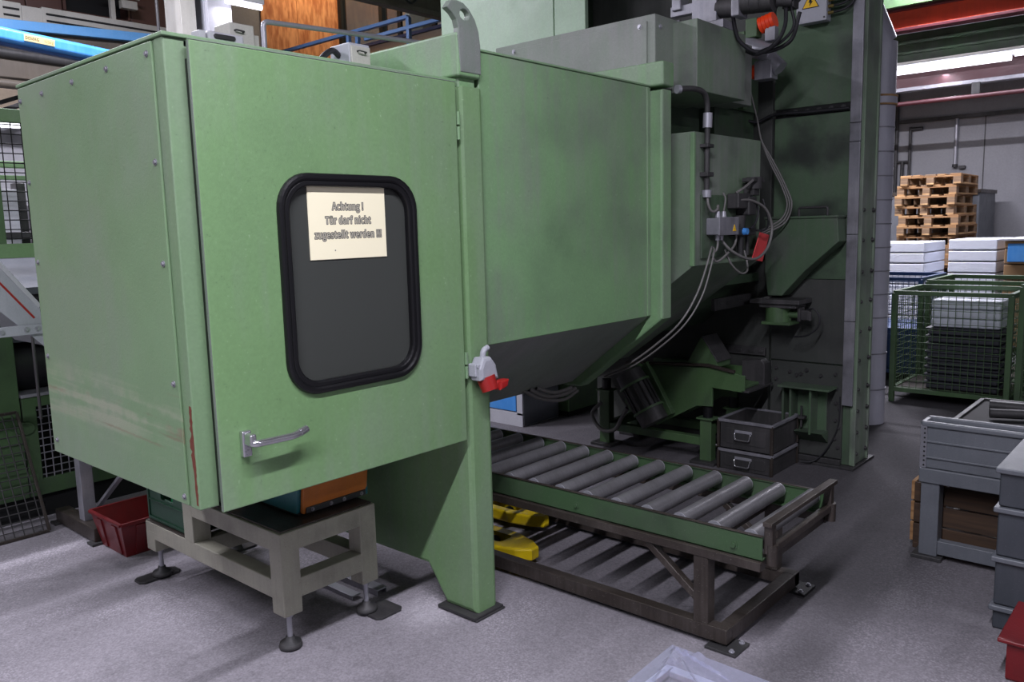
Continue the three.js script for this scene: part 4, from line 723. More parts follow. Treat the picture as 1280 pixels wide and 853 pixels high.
{
  const t = thing('plastic_crate', 'open dark red plastic crate on the floor left of the steel table', 'crate', [1.94, 0, -4.46]);
  const b = [[1.765, -4.36], [2.2, -4.36], [2.2, -4.66], [1.765, -4.66]], T = [[1.735, -4.325], [2.235, -4.325], [2.235, -4.72], [1.735, -4.72]], h = 0.195, w = 0.008;
  for (let i = 0; i < 4; i++) {
    const j = (i + 1) % 4, g = new THREE.BufferGeometry(), c = [1.98, -4.51];
    const inn = (p) => [p[0] + Math.sign(c[0] - p[0]) * w, p[1] + Math.sign(c[1] - p[1]) * w];
    const q = [[b[i], 0.005], [b[j], 0.005], [T[j], h], [T[i], h]].map(([p, y]) => [p[0], y, p[1]]), r = [[inn(b[i]), 0.005], [inn(b[j]), 0.005], [inn(T[j]), h], [inn(T[i]), h]].map(([p, y]) => [p[0], y, p[1]]);
    const tris = [], quad = (a, b2, c2, d) => tris.push(...a, ...b2, ...c2, ...a, ...c2, ...d);
    quad(q[0], q[1], q[2], q[3]); quad(r[1], r[0], r[3], r[2]); quad(q[3], q[2], r[2], r[3]); quad(q[1], q[0], r[0], r[1]); quad(q[0], q[3], r[3], r[0]); quad(q[2], q[1], r[1], r[2]);
    g.setAttribute('position', new THREE.BufferAttribute(new Float32Array(tris), 3)); g.computeVertexNormals();
    part(t, 'side_wall', g, M.redCrate);
  }
  part(t, 'rim', [0, 1, 2, 3].map(i => { const j = (i + 1) % 4; return bar([T[i][0], h - 0.004, T[i][1]], [T[j][0], h - 0.004, T[j][1]], 0.02, 0.016); }), M.redCrate);
  for (const q of [-4.42, -4.60].map(z => bar([1.763, 0.01, z], [1.736, h - 0.02, z], 0.012, 0.05)).concat([1.84, 1.98, 2.12].map(x => bar([x, 0.01, -4.358], [x, h - 0.02, -4.328], 0.05, 0.012)))) part(t, 'rib', q, M.redCrate);
  part(t, 'crate_floor', sbox(1.766, 2.199, 0.0, 0.01, -4.659, -4.361), M.redCrate);
}

// ---------------------------------------------------------------- on the cabin roof
{
  const t = thing('switch_box', 'pale grey switch box with black cable on the cabin roof by the beam', 'switch box', [2.24, 2.302, -2.95]);
  part(t, 'box_body', box(2.235, 2.345, 2.302, 2.487, -2.97, -2.84, 0.005), M.boxGrey);
  part(t, 'box_lid', box(2.24, 2.34, 2.34, 2.475, -2.842, -2.83, 0.004), M.beige);
  part(t, 'handle', pipe([[2.27, 2.453, -2.83], [2.27, 2.453, -2.815], [2.31, 2.45, -2.815], [2.31, 2.45, -2.83]], 0.003, 0.006), M.sootySteel);
  part(t, 'cable', tube([[2.236, 2.44, -2.91], [2.2, 2.455, -2.9], [2.14, 2.43, -2.87], [2.08, 2.39, -2.83]], 0.013), M.cable);
  const c = thing('switch_box', 'beige control box with small handle on the cabin roof below the far lamp', 'switch box', [2.15, 2.302, -3.45]);
  part(c, 'box_body', box(2.035, 2.158, 2.302, 2.638, -3.55, -3.42, 0.005), M.beige);
  part(c, 'side_box', box(2.16, 2.195, 2.302, 2.605, -3.55, -3.44, 0.004), M.beige);
  part(c, 'handle', pipe([[2.06, 2.605, -3.42], [2.06, 2.605, -3.405], [2.10, 2.602, -3.405], [2.10, 2.602, -3.42]], 0.004, 0.006), M.sootySteel);
  const v = thing('valve_strip', 'white flat valve strip with dark insert on the cabin roof edge', 'valve', [1.98, 2.302, -3.4]);
  part(v, 'strip_body', [box(1.84, 1.87, 2.302, 2.56, -3.40, -3.33, 0.004), box(1.88, 2.05, 2.52, 2.563, -3.40, -3.33, 0.01), box(2.0, 2.03, 2.302, 2.53, -3.39, -3.34, 0.004)], M.white);
  part(v, 'dark_insert', prism(roundRect(1.955, 2.543, 0.10, 0.02, 0.009, 4), 'z', -3.335, -3.322, 0.003), M.sootySteel);
  const p = thing('handrail', 'bent grey tube handrail across the cabin roof', 'handrail', [2.3, 2.302, -3.52]);
  part(p, 'rail_tube', pipe([[2.272, 2.302, -3.52], [2.272, 2.695, -3.52], [3.6, 2.76, -3.52], [3.66, 2.44, -3.52]], 0.0125, 0.03), M.zinc);
}

// ---------------------------------------------------------------- behind, upper left
{
  // brown clad gallery front with a dark window
  const w = struct('wall_gallery', [sbox(-5.9, 5.25, 0, 4.0, -10.3, -10.1), sbox(-5.9, 5.25, 6.95, 7, -10.3, -10.1)], M.wallBeige);
  for (const [a, b] of [[0.6, 2.1], [2.11, 3.55], [3.56, 3.93], [4.70, 5.25]]) part(w, 'brown_panel', box(a, b, 4.0, 6.95, -10.3, -10.05, 0.008), M.brown);
  part(w, 'brown_panel', box(3.94, 4.69, 4.0, 4.22, -10.3, -10.05, 0.008), M.brown); part(w, 'brown_panel', box(3.94, 4.69, 5.3, 6.95, -10.3, -10.05, 0.008), M.brown);
  const wd = struct('window_1', sbox(3.94, 4.69, 4.22, 5.3, -10.26, -10.24), M.dark);
  part(wd, 'window_frame', [sbox(3.94, 3.97, 4.22, 5.3, -10.25, -10.04), sbox(4.66, 4.69, 4.22, 5.3, -10.25, -10.04), sbox(3.94, 4.69, 4.22, 4.25, -10.25, -10.04)], M.brown);
  const k = thing('cable_duct', 'long pale cable trunking with grooves in front of the brown gallery wall', 'trunking', [3, 3.95, -9.8]);
  part(k, 'trunk_body', [box(0.5, 3.42, 3.96, 4.18, -9.9, -9.8, 0.006), box(3.42, 3.62, 3.95, 4.16, -9.9, -9.795, 0.004), box(3.62, 5.6, 3.96, 4.18, -9.9, -9.8, 0.006)], M.beige);
  part(k, 'groove', [4.03, 4.10].flatMap(y => [sbox(0.5, 3.40, y, y + 0.022, -9.801, -9.797), sbox(3.66, 5.6, y, y + 0.022, -9.801, -9.797)]), M.dark);
  part(k, 'clip', box(3.15, 3.24, 3.93, 4.20, -9.9, -9.78, 0.004), M.beige);
  part(k, 'wall_bracket', [1.2, 2.8, 4.9].map(x => box(x, x + 0.05, 4.02, 4.12, -10.045, -9.9)), M.sootySteel);
  const h = thing('gallery_post', 'small pale post with bracket standing on the cable trunking', 'post', [4.42, 4.18, -9.85]);
  part(h, 'post', box(4.37, 4.42, 4.18, 4.52, -9.88, -9.82, 0.004), M.beige);
  part(h, 'cross_bar', [bar([4.28, 4.50, -9.85], [4.72, 4.46, -9.85], 0.03), box(4.5, 4.68, 4.33, 4.42, -9.9, -9.82, 0.004)], M.beige);
  // blue crane rails
  const b1 = thing('crane_rail', 'pale blue crane rail running behind the cabin roof under the trunking', 'rail', [4, 3.95, -9.6]);
  part(b1, 'rail_beam', bar([2.8, 3.86, -9.55], [5.4, 4.0, -9.55], 0.10, 0.10, 0.01), M.bluePale);
  part(b1, 'lower_flange', bar([2.4, 3.74, -9.6], [5.4, 3.89, -9.6], 0.16, 0.06, 0.01), M.brownBeam);
  part(b1, 'hanger', [3.2, 5.2].map(x => box(x, x + 0.06, 3.8, 3.95, -10.09, -9.6)), M.sootySteel);
  const b2 = thing('crane_rail', 'bright blue crane rail with a yellowed maker plate at upper left', 'rail', [3, 3.43, -8]);
  part(b2, 'rail_tube', bar([1.6, 3.515, -8], [4.2, 3.325, -8], 0.125, 0.10, 0.045), M.blue);
  part(b2, 'lower_track', bar([1.6, 3.44, -8.02], [4.2, 3.25, -8.02], 0.03, 0.05, 0.004), M.blueDark);
  part(b2, 'hanger', [1.75, 4.0].map(x => cyl([x, 3.5, -8], [x, 7, -8], 0.015, 0.015, 8)), M.sootySteel);
  const plate = canvasTex(512, 96, (c, w2, h2) => { c.fillStyle = '#c4b27c'; c.fillRect(0, 0, w2, h2); c.textBaseline = 'middle'; c.fillStyle = '#161616'; c.font = 'bold 66px sans-serif'; c.fillText('DEMAG', 18, 50, 290); c.fillStyle = '#7d6c40'; c.font = 'bold 58px sans-serif'; c.fillText('125kg', 330, 52, 165); });
  const a = [2.785, 3.437], d = [3.012, 3.419], ang = Math.atan2(3.325 - 3.515, 2.6), pg = new THREE.PlaneGeometry(0.245, 0.055); pg.rotateZ(ang); pg.translate(2.895, 3.424, -7.947); pg.userData.keepUV = true;
  part(b2, 'maker_plate', pg, S({ map: plate, roughness: 0.6 }), true);
  // pipes and tray below the rails
  const p = thing('pipe_run', 'grey brown pipes and cable tray running under the blue crane rails', 'pipe', [2.6, 3.2, -9]);
  part(p, 'tray', box(0.5, 5.2, 3.28, 3.46, -9.3, -9.1, 0.01), M.brownBeam);
  part(p, 'pipe', cyl([0.5, 3.56, -9.1], [5.2, 3.46, -9.1], 0.05, 0.05, 16), M.sootySteel); part(p, 'pipe', cyl([0.5, 3.24, -9.05], [5.2, 3.18, -9.05], 0.045, 0.045, 16), M.brownBeam);
  part(p, 'bracket', [1.4, 2.6, 3.4, 4.6].map(x => box(x, x + 0.05, 3.1, 3.6, -10.04, -9.25)), M.sootySteel);
  part(p, 'diagonal_brace', [bar([2.2, 2.75, -9.4], [3.3, 3.2, -9.4], 0.04), bar([2.9, 2.8, -9.4], [2.9, 3.25, -9.4], 0.05), bar([2.5, 2.9, -9.5], [2.5, 3.2, -9.5], 0.04), bar([2.3, 3.17, -9.45], [3.0, 3.23, -9.45], 0.04), bar([2.9, 2.95, -9.35], [3.7, 3.3, -9.35], 0.05)], M.sootySteel);
  struct('wall_partition', sbox(0.5, 5.2, 0, 2.92, -9.7, -9.6), M.wall);
  // columns
  const c = thing('steel_column', 'pale grey steel column rising behind the cabin roof beside the brown wall', 'column', [4.3, 0, -8.1]);
  part(c, 'column_shaft', [box(4.24, 4.40, 0, 7, -8.02, -8.0, 0.004), box(4.24, 4.27, 0, 7, -8.3, -8.01, 0.004), box(4.24, 4.40, 0, 7, -8.32, -8.3, 0.004)], M.beige);
  const c2 = thing('white_cabinet', 'tall white cabinet column behind the cabin roof left of the lit lamp', 'cabinet', [4.65, 0, -8.2]);
  part(c2, 'cabinet_body', box(4.53, 4.80, 0, 7, -8.32, -8.0, 0.006), M.white);
  part(c2, 'side_trim', box(4.515, 4.531, 0, 7, -8.3, -8.05, 0.003), M.boxGrey);
  const lt = thing('fluorescent_lamp', 'lit fluorescent lamp at top left before the orange wood panel', 'lamp', [4.95, 4.1, -7.9]);
  part(lt, 'lamp_tube', cyl([4.68, 4.065, -7.9], [5.09, 4.065, -7.9], 0.026, 0.026, 12), M.tubeGlow);
  part(lt, 'lamp_housing', box(4.67, 5.1, 4.092, 4.15, -7.95, -7.85, 0.008), M.lampBody);
  part(lt, 'hanger', cyl([4.9, 4.15, -7.9], [4.9, 7, -7.9], 0.008, 0.008, 8), M.zinc);
  const L = new THREE.RectAreaLight(LAMP_COLOR, 60, 0.42, 0.06); L.position.set(4.885, 4.03, -7.9); L.lookAt(4.885, 0, -7.9); scene.add(L);
  // office hut: wood panel wall, glazing along z, gallery floor
  const of = struct('wall_office', [sbox(5.3, 6.43, 0, 7, -10.2, -10.02)], M.wall);
  part(of, 'wood_panel', box(6.43, 7.0, 3.2, 6.9, -10.2, -10.0, 0.003), M.osb); part(of, 'wood_panel', box(7.004, 7.70, 3.2, 6.9, -10.2, -10.0, 0.003), M.osb);
  part(of, 'sill_wall', sbox(7.7, 7.82, 0, 4.3, -10.2, -5.2), M.wallBeige);
  part(of, 'lintel', sbox(7.7, 7.82, 6.2, 7, -10.2, -5.2), M.wall);
  part(of, 'inner_wall', sbox(9.6, 9.7, 0, 7, -10.2, -5.2), M.wallBeige); part(of, 'inner_wall', sbox(7.7, 9.7, 0, 7, -10.3, -10.2), M.wall); part(of, 'inner_wall', sbox(7.7, 9.7, 0, 7, -5.3, -5.2), M.wall);
  part(of, 'wainscot', sbox(9.55, 9.6, 3.2, 5.05, -10.2, -8.9), M.greyCrate);
  part(of, 'office_floor', sbox(7.7, 9.7, 3.1, 3.2, -10.2, -5.2), M.brown);
  const wf = struct('window_2', [-10.0, -9.1, -8.72, -8.05, -7.35, -6.6, -5.3].map(z => sbox(7.70, 7.80, 4.3, 6.2, z, z + 0.07)), M.dark);
  part(wf, 'window_sill', sbox(7.66, 7.84, 4.27, 4.31, -10.1, -5.2), M.blueDark);
  for (const [a2, b3] of [[-9.93, -9.1], [-9.03, -8.72], [-8.65, -8.05], [-7.98, -7.35], [-7.28, -6.6], [-6.53, -5.3]]) part(wf, 'pane', sbox(7.742, 7.748, 4.31, 6.2, a2, b3), M.officeGlass);
  for (const [z, zz] of [[-8.62, -8.57], [-7.95, -7.90]]) part(wf, 'lit_jamb', sbox(7.71, 7.79, 4.31, 6.2, z, zz), M.beige);
  const dr = struct('door_1', sbox(9.45, 9.56, 3.2, 5.3, -9.6, -8.6), M.orange);
  part(dr, 'door_pane', sbox(9.44, 9.452, 4.2, 5.1, -9.35, -8.85), M.dark);
  const ol = thing('office_lamp', 'lit tube lamp under the ceiling of the glazed gallery office', 'lamp', [8.6, 6.3, -8]);
  part(ol, 'lamp_tube', cyl([8.6, 6.3, -8.7], [8.6, 6.3, -7.3], 0.02, 0.02, 12), M.tubeGlow); part(ol, 'lamp_housing', box(8.54, 8.66, 6.33, 7, -8.75, -7.25, 0.006), M.lampBody);
  const L2 = new THREE.RectAreaLight(0xffe9c8, 110, 0.08, 1.4); L2.position.set(8.6, 6.26, -8); L2.lookAt(8.6, 0, -8); scene.add(L2);
  const wl = thing('wall_lamp', 'warm lamp above the orange wood panel of the gallery office', 'lamp', [7.1, 5.7, -9.4]);
  part(wl, 'lamp_tube', cyl([6.6, 5.7, -9.4], [7.5, 5.7, -9.4], 0.02, 0.02, 12), M.tubeGlow); part(wl, 'lamp_housing', box(6.55, 7.55, 5.73, 5.8, -9.46, -9.34, 0.006), M.lampBody); part(wl, 'lamp_arm', box(7.0, 7.05, 5.74, 5.78, -10.0, -9.4), M.zinc);
  const L3 = new THREE.RectAreaLight(0xffdcb0, 110, 0.9, 0.06); L3.position.set(7.05, 5.66, -9.4); L3.lookAt(7.05, 4.2, -9.75); scene.add(L3);
  struct('gallery_floor', sbox(5.5, 7.68, 2.9, 3.05, -10, -5.4), M.sootySteel);
  const r = thing('gallery_railing', 'blue tube railing on the gallery in front of the office windows', 'railing', [6, 3.05, -7.5]);
  part(r, 'top_rail', bar([6, 3.90, -9.2], [6, 3.90, -6.62], 0.055, 0.04, 0.008), M.railBlue);
  part(r, 'middle_rail', bar([6, 3.79, -7.33], [6, 3.79, -5.9], 0.05, 0.04, 0.008), M.railBlue);
  for (const z of [-7.62, -7.46, -6.62, -9.1]) part(r, 'railing_post', bar([6, 3.05, z], [6, 3.90, z], 0.045, 0.045, 0.006), M.railBlue);
  const pb = thing('beam', 'grey brown steel beam crossing above the lifting lug at the top', 'beam', [5.2, 3.75, -6]);
  part(pb, 'beam_body', [box(4.2, 6.6, 3.74, 3.79, -6.05, -5.95, 0.004), box(4.2, 6.6, 3.79, 3.90, -6.03, -6.0, 0.004)], M.brownBeam);
  part(pb, 'upper_channel', box(4.5, 6.6, 3.90, 4.12, -6.2, -6.08, 0.006), M.brownBeam);
  part(pb, 'hanger', [4.3, 6.5].map(x => cyl([x, 4.0, -6.02], [x, 7, -6.02], 0.015, 0.015, 8)), M.sootySteel);
  part(pb, 'cable_loop', tube([[5.25, 4.1, -5.9], [5.28, 3.86, -5.9], [5.38, 3.79, -5.9], [5.48, 3.86, -5.9], [5.5, 4.1, -5.9]], 0.012, 30), M.cable);
}
// tall filter cabinet behind the machine
{
  const t = thing('filter_cabinet', 'tall pale green sheet cabinet with dark open bay behind the machine', 'cabinet', [5.9, 0, -4.6]);
  part(t, 'front_sheet', box(5.2, 5.24, 1.0, 6.2, -4.075, -3.78, 0.006), M.greenPale);
  part(t, 'front_sheet', box(5.2, 5.24, 1.0, 6.2, -5.32, -4.083, 0.006), M.greenPale);
  part(t, 'side_sheet', box(7.0, 7.04, 0, 6.2, -5.3, -3.78), M.greenDark); part(t, 'back_sheet', box(5.24, 7.0, 0, 6.2, -5.32, -5.28), M.greenDark);
  part(t, 'roof_sheet', box(5.24, 7.0, 6.15, 6.2, -5.3, -3.78), M.greenDark);
  part(t, 'inner_post', box(6.15, 6.25, 1.0, 6.15, -4.05, -3.95, 0.004), M.greenSooty);
  part(t, 'bay_panel', box(5.26, 7.0, 1.05, 6.1, -4.5, -4.46, 0.004), M.greenSooty);
  part(t, 'plinth', [box(5.75, 7.0, 0, 0.05, -5.28, -5.12), box(5.24, 7.0, 0.96, 1.05, -5.28, -3.8)], M.greenDark);
}

// ---------------------------------------------------------------- right: wall, beams, goods
{
  const w = scene.getObjectByName('wall_right');
  part(w, 'wall_ledge', sbox(15.93, 16.01, 3.37, 3.43, -9, 2), M.sootySteel);
  part(w, 'wall_joint', sbox(15.99, 16.005, 0, 3.4, -3.34, -3.325), M.sootySteel);
  const pp = thing('wall_pipe', 'dark thin pipes running down the grey right wall', 'pipe', [15.95, 2.5, -4.6]);
  part(pp, 'pipe', [cyl([15.94, 1.6, -4.73], [15.94, 4.2, -4.73], 0.03, 0.03, 10), cyl([15.94, 1.6, -4.50], [15.94, 3.3, -4.50], 0.025, 0.025, 10), cyl([15.94, 2.2, -4.62], [15.94, 2.7, -4.62], 0.03, 0.03, 10), cyl([15.94, 2.7, -4.73], [15.94, 2.7, -4.5], 0.02, 0.02, 10), cyl([15.94, 3.26, -4.50], [15.94, 3.26, -4.3], 0.03, 0.03, 10)], M.sootySteel);
  const p2 = thing('wall_pipe', 'single short pale pipe on the grey wall above the pallets', 'pipe', [15.95, 2.6, -3.76]);
  part(p2, 'pipe', cyl([15.94, 2.6, -3.76], [15.94, 3.37, -3.76], 0.03, 0.03, 10), M.zinc); part(p2, 'end_cap', [cyl([15.94, 2.55, -3.76], [15.94, 2.6, -3.76], 0.045, 0.045, 10), box(15.92, 15.99, 2.52, 2.57, -3.7, -3.6)], M.sootySteel);
  const rb = thing('crane_beam', 'orange red crane runway beam crossing the upper right hall', 'beam', [13.9, 4.54, -3]);
  part(rb, 'web', box(13.88, 13.92, 4.56, 4.86, -9, 3, 0), M.redBeam); part(rb, 'flange', [box(13.78, 14.02, 4.53, 4.57, -9, 3, 0.004), box(13.78, 14.02, 4.84, 4.88, -9, 3, 0.004)], M.redDark);
  part(rb, 'hanger', [-8, -0.5, 2.5].map(z => box(13.88, 13.92, 4.88, 7, z, z + 0.06)), M.sootySteel);
  part(rb, 'top_box', [box(13.7, 14.1, 4.88, 5.3, -9, 3)], M.greenDark);
  const db = thing('girder', 'dark green girder row below the red crane beam', 'beam', [14.2, 4.06, -3]);
  part(db, 'girder_web', [box(14.2, 14.26, 4.08, 4.56, -9, 3, 0), box(14.1, 14.26, 4.24, 4.27, -9, 3, 0.004), box(14.1, 14.26, 4.40, 4.43, -9, 3, 0.004)], M.greenSooty);
  part(db, 'pale_edge', box(14.05, 14.26, 4.06, 4.11, -9, 3, 0.004), M.beige);
  part(db, 'girder_base', box(14.0, 14.3, 4.0, 4.06, -9, 3, 0.003), M.boxGrey);
  const dr = thing('red_girder', 'dark red girder with pale lower edge under the right lamp', 'beam', [14.2, 3.68, -3]);
  part(dr, 'girder_web', box(14.16, 14.24, 3.72, 4.0, -9, 3, 0), M.redDark); part(dr, 'pale_edge', box(14.1, 14.28, 3.67, 3.725, -9, 3, 0.004), M.stripSteel);
  const pi = thing('red_pipe', 'dark red pipe hung below the girders along the right wall', 'pipe', [14.1, 3.48, -3]);
  part(pi, 'pipe', cyl([14.1, 3.48, -9], [14.1, 3.48, 3], 0.035, 0.035, 12), M.redDark); part(pi, 'hanger', [-6.5, -3.15, 0.5].map(z => box(14.08, 14.12, 3.5, 3.68, z, z + 0.12, 0.01)), M.sootySteel);
  const l1 = thing('fluorescent_lamp', 'long lit fluorescent lamp under the dark girders at upper right', 'lamp', [13.95, 3.95, -3.5]);
  part(l1, 'lamp_tube', cyl([13.95, 3.945, -4.45], [13.95, 3.945, -2.62], 0.04, 0.04, 14), M.tubeGlow); part(l1, 'lamp_housing', box(13.89, 14.01, 3.985, 4.03, -4.5, -2.6, 0.006), M.lampBody);
  const l2 = thing('fluorescent_lamp', 'second lit fluorescent lamp cut by the right picture edge', 'lamp', [13.95, 3.98, -1.7]);
  part(l2, 'lamp_tube', cyl([13.95, 3.985, -2.58], [13.95, 3.985, -0.8], 0.03, 0.03, 14), M.tubeGlow); part(l2, 'lamp_housing', box(13.9, 14.0, 4.012, 4.04, -2.6, -0.75, 0.004), M.lampBody);
  for (const [z, len] of [[-3.53, 1.8], [-1.7, 1.8]]) { const L = new THREE.RectAreaLight(LAMP_COLOR, 42, 0.08, len); L.position.set(13.95, 3.88, z); L.lookAt(13.6, 0, z); scene.add(L); }
}
// pallets
const palletWood = (k) => M.woods[k % 3];
function makePallet(label, k, base) {
  const t = thing('wooden_pallet', label, 'pallet', [0, 0, 0], 'pallets in the tall stack');
  for (let i = 0; i < 5; i++) part(t, 'deck_board', box(-0.6, 0.6, 0.122, 0.144, -0.4 + i * 0.164, -0.4 + i * 0.164 + (i % 2 ? 0.10 : 0.144), 0.003), palletWood(i + k));
  for (const x of [-0.6, -0.0725, 0.455]) part(t, 'cross_board', box(x, x + 0.145, 0.10, 0.122, -0.4, 0.4, 0.003), palletWood(k + 1));
  for (const x of [-0.6, -0.0725, 0.455]) for (const z of [-0.4, -0.05, 0.3]) part(t, 'block', box(x, x + 0.145, 0.022, 0.10, z, z + 0.1, 0.003), palletWood(k + 2));
  for (const z of [-0.4, -0.05, 0.3]) part(t, 'bottom_board', box(-0.6, 0.6, 0, 0.022, z, z + 0.1, 0.003), palletWood(k));
  return t;
}
{
  const A = makePallet('topmost wooden pallet of the tall stack before the right wall', 0);
  const ord = ['', 'second', 'third', 'fourth', 'fifth', 'sixth', 'seventh', 'eighth'];
  for (let i = 0; i < 16; i++) {
    const y = (15 - i) * 0.1445, x = 13.62 + 0.05 * Math.sin(i * 2.3), z = -3.43 + 0.03 * Math.sin(i * 5.1 + 1), tr = 0.03 * Math.sin(i * 3.7);
    if (i === 0) { A.position.set(x, y, z); A.rotation.y = tr + 0.03; continue; }
    copyTo(A, [x, y, z], tr, i < 8 ? `${ord[i]} wooden pallet from the top of the tall stack` : 'wooden pallet hidden low in the tall stack behind wrapped goods');
  }
  const c = thing('steel_container', 'dark grey mesh container behind the tall wooden pallet stack', 'container', [15, 0, -3.7]);
  part(c, 'container_wall', box(14.5, 15.6, 0.1, 2.08, -4.9, -3.05, 0.01), M.greyCrate); part(c, 'rim', [box(14.48, 15.62, 2.06, 2.12, -4.92, -3.03, 0.008)], M.darkSteel); part(c, 'foot', [[14.5, -4.9], [14.5, -3.2], [15.45, -4.9], [15.45, -3.2]].map(([x, z]) => box(x, x + 0.15, 0, 0.1, z, z + 0.15)), M.darkSteel);
  // film wrapped stacks
  function wrapped(label, x0, x1, z0, z1, layers, y1, mat) {
    const t = thing('wrapped_stack', label, 'goods stack', [(x0 + x1) / 2, 0, (z0 + z1) / 2]);
    const h = (y1 - 0.15) / layers;
    for (let i = 0; i < layers; i++) part(t, 'layer', box(x0, x1, 0.15 + i * h + 0.006, 0.15 + (i + 1) * h - 0.006, z0, z1, 0.012), mat);
    part(t, 'base_pallet', [0, 1, 2].flatMap(i => [sbox(x0, x1, 0, 0.1, z0 + i * (z1 - z0 - 0.1) / 2, z0 + 0.1 + i * (z1 - z0 - 0.1) / 2)]).concat([sbox(x0, x1, 0.1, 0.144, z0, z1)]), M.woods[1]);
    return t;
  }
  wrapped('white wrapped goods stack left of the gap below the pallets', 11.5, 12.5, -3.75, -3.02, 9, 1.385, M.whiteFilm);
  wrapped('white wrapped goods stack in the middle right of the pallet tower', 11.5, 12.5, -2.74, -2.2, 9, 1.42, M.whiteFilm);
  const t3 = wrapped('brown goods stack at the right edge carrying a blue box', 11.5, 12.5, -2.12, -1.3, 6, 1.30, M.card);
  part(t3, 'top_sheet', box(11.45, 12.55, 1.395, 1.42, -2.14, -1.28, 0.005), M.white);
  part(t3, 'blue_front', box(11.46, 11.505, 1.14, 1.36, -2.08, -1.72, 0.006), M.blue);
  part(t3, 'layer', box(11.5, 12.5, 1.31, 1.39, -2.12, -1.3, 0.006), M.card);
}
function meshBox(name, label, x0, x1, z0, z1, y1, mat, group) {
  const t = thing(name, label, 'mesh box', [(x0 + x1) / 2, 0, (z0 + z1) / 2], group);
  const r = 0.022;
  for (const [x, z] of [[x0, z0], [x0, z1], [x1, z0], [x1, z1]]) part(t, 'corner_post', bar([x, 0, z], [x, y1, z], 0.045, 0.045, 0.005), mat);
  for (const y of [0.12, y1]) part(t, y > 0.5 ? 'top_rail' : 'bottom_rail', [bar([x0, y, z0], [x0, y, z1], 0.04), bar([x1, y, z0], [x1, y, z1], 0.04), bar([x0, y, z0], [x1, y, z0], 0.04), bar([x0, y, z1], [x1, y, z1], 0.04)], mat);
  stuffPart(t, 'wire_mesh', [...wireGrid('x', x0, z0, z1, 0.12, y1, 0.06, 0.06, 0.003), ...wireGrid('x', x1, z0, z1, 0.12, y1, 0.06, 0.06, 0.003), ...wireGrid('z', z0, x0, x1, 0.12, y1, 0.06, 0.06, 0.003), ...wireGrid('z', z1, x0, x1, 0.12, y1, 0.06, 0.06, 0.003)], mat);
  part(t, 'base_sheet', box(x0, x1, 0.11, 0.13, z0, z1, 0.002), M.darkSteel);
  return t;
}
{
  meshBox('mesh_box', 'green tube framed mesh box holding white and dark trays', 8.0, 8.85, -2.335, -1.40, 1.02, M.greenDark);
  meshBox('mesh_box', 'second green mesh box cut by the right picture edge', 8.0, 8.85, -1.32, -0.45, 1.10, M.greenDark);
  meshBox('mesh_box', 'blue mesh box standing behind the tower left of the green one', 8.95, 9.85, -3.12, -2.37, 1.08, M.blueDark);
  meshBox('mesh_box', 'green mesh box in the second row behind the white trays', 8.95, 9.85, -2.30, -1.40, 1.06, M.greenDark);
  solo('blue_bin', 'dark blue bin inside the blue mesh box behind the tower', 'bin', [box(9.0, 9.8, 0.131, 0.55, -3.07, -2.42, 0.02), box(8.99, 9.81, 0.53, 0.57, -3.08, -2.41, 0.01)], M.blueDark, [9.4, 0.131, -2.74]);
  const tray = (y, label, mat, g) => {
    const t = thing('plastic_tray', label, 'tray', [8.45, y, -1.8], g);
    part(t, 'tray_body', box(8.14, 8.76, y + 0.003, y + 0.05, -2.08, -1.50, 0.012), mat); part(t, 'tray_rim', box(8.12, 8.78, y + 0.05, y + 0.068, -2.10, -1.48, 0.006), mat);
  };
  for (let i = 0; i < 8; i++) tray(0.131 + i * 0.0715, `${['lowest', 'second lowest', 'third lowest', 'fourth lowest', 'fourth highest', 'third highest', 'second highest', 'topmost'][i]} dark plastic tray in the stack inside the green mesh box`, M.trayDark, 'dark trays in the mesh box');
  const wp = thing('white_pack', 'white film wrapped pack on top of the dark tray stack', 'pack', [8.45, 0.705, -1.8]);
  for (let i = 0; i < 3; i++) part(wp, 'layer', box(8.14, 8.76, 0.706 + i * 0.085, 0.787 + i * 0.085, -2.06, -1.50, 0.02), M.whiteFilm);
}
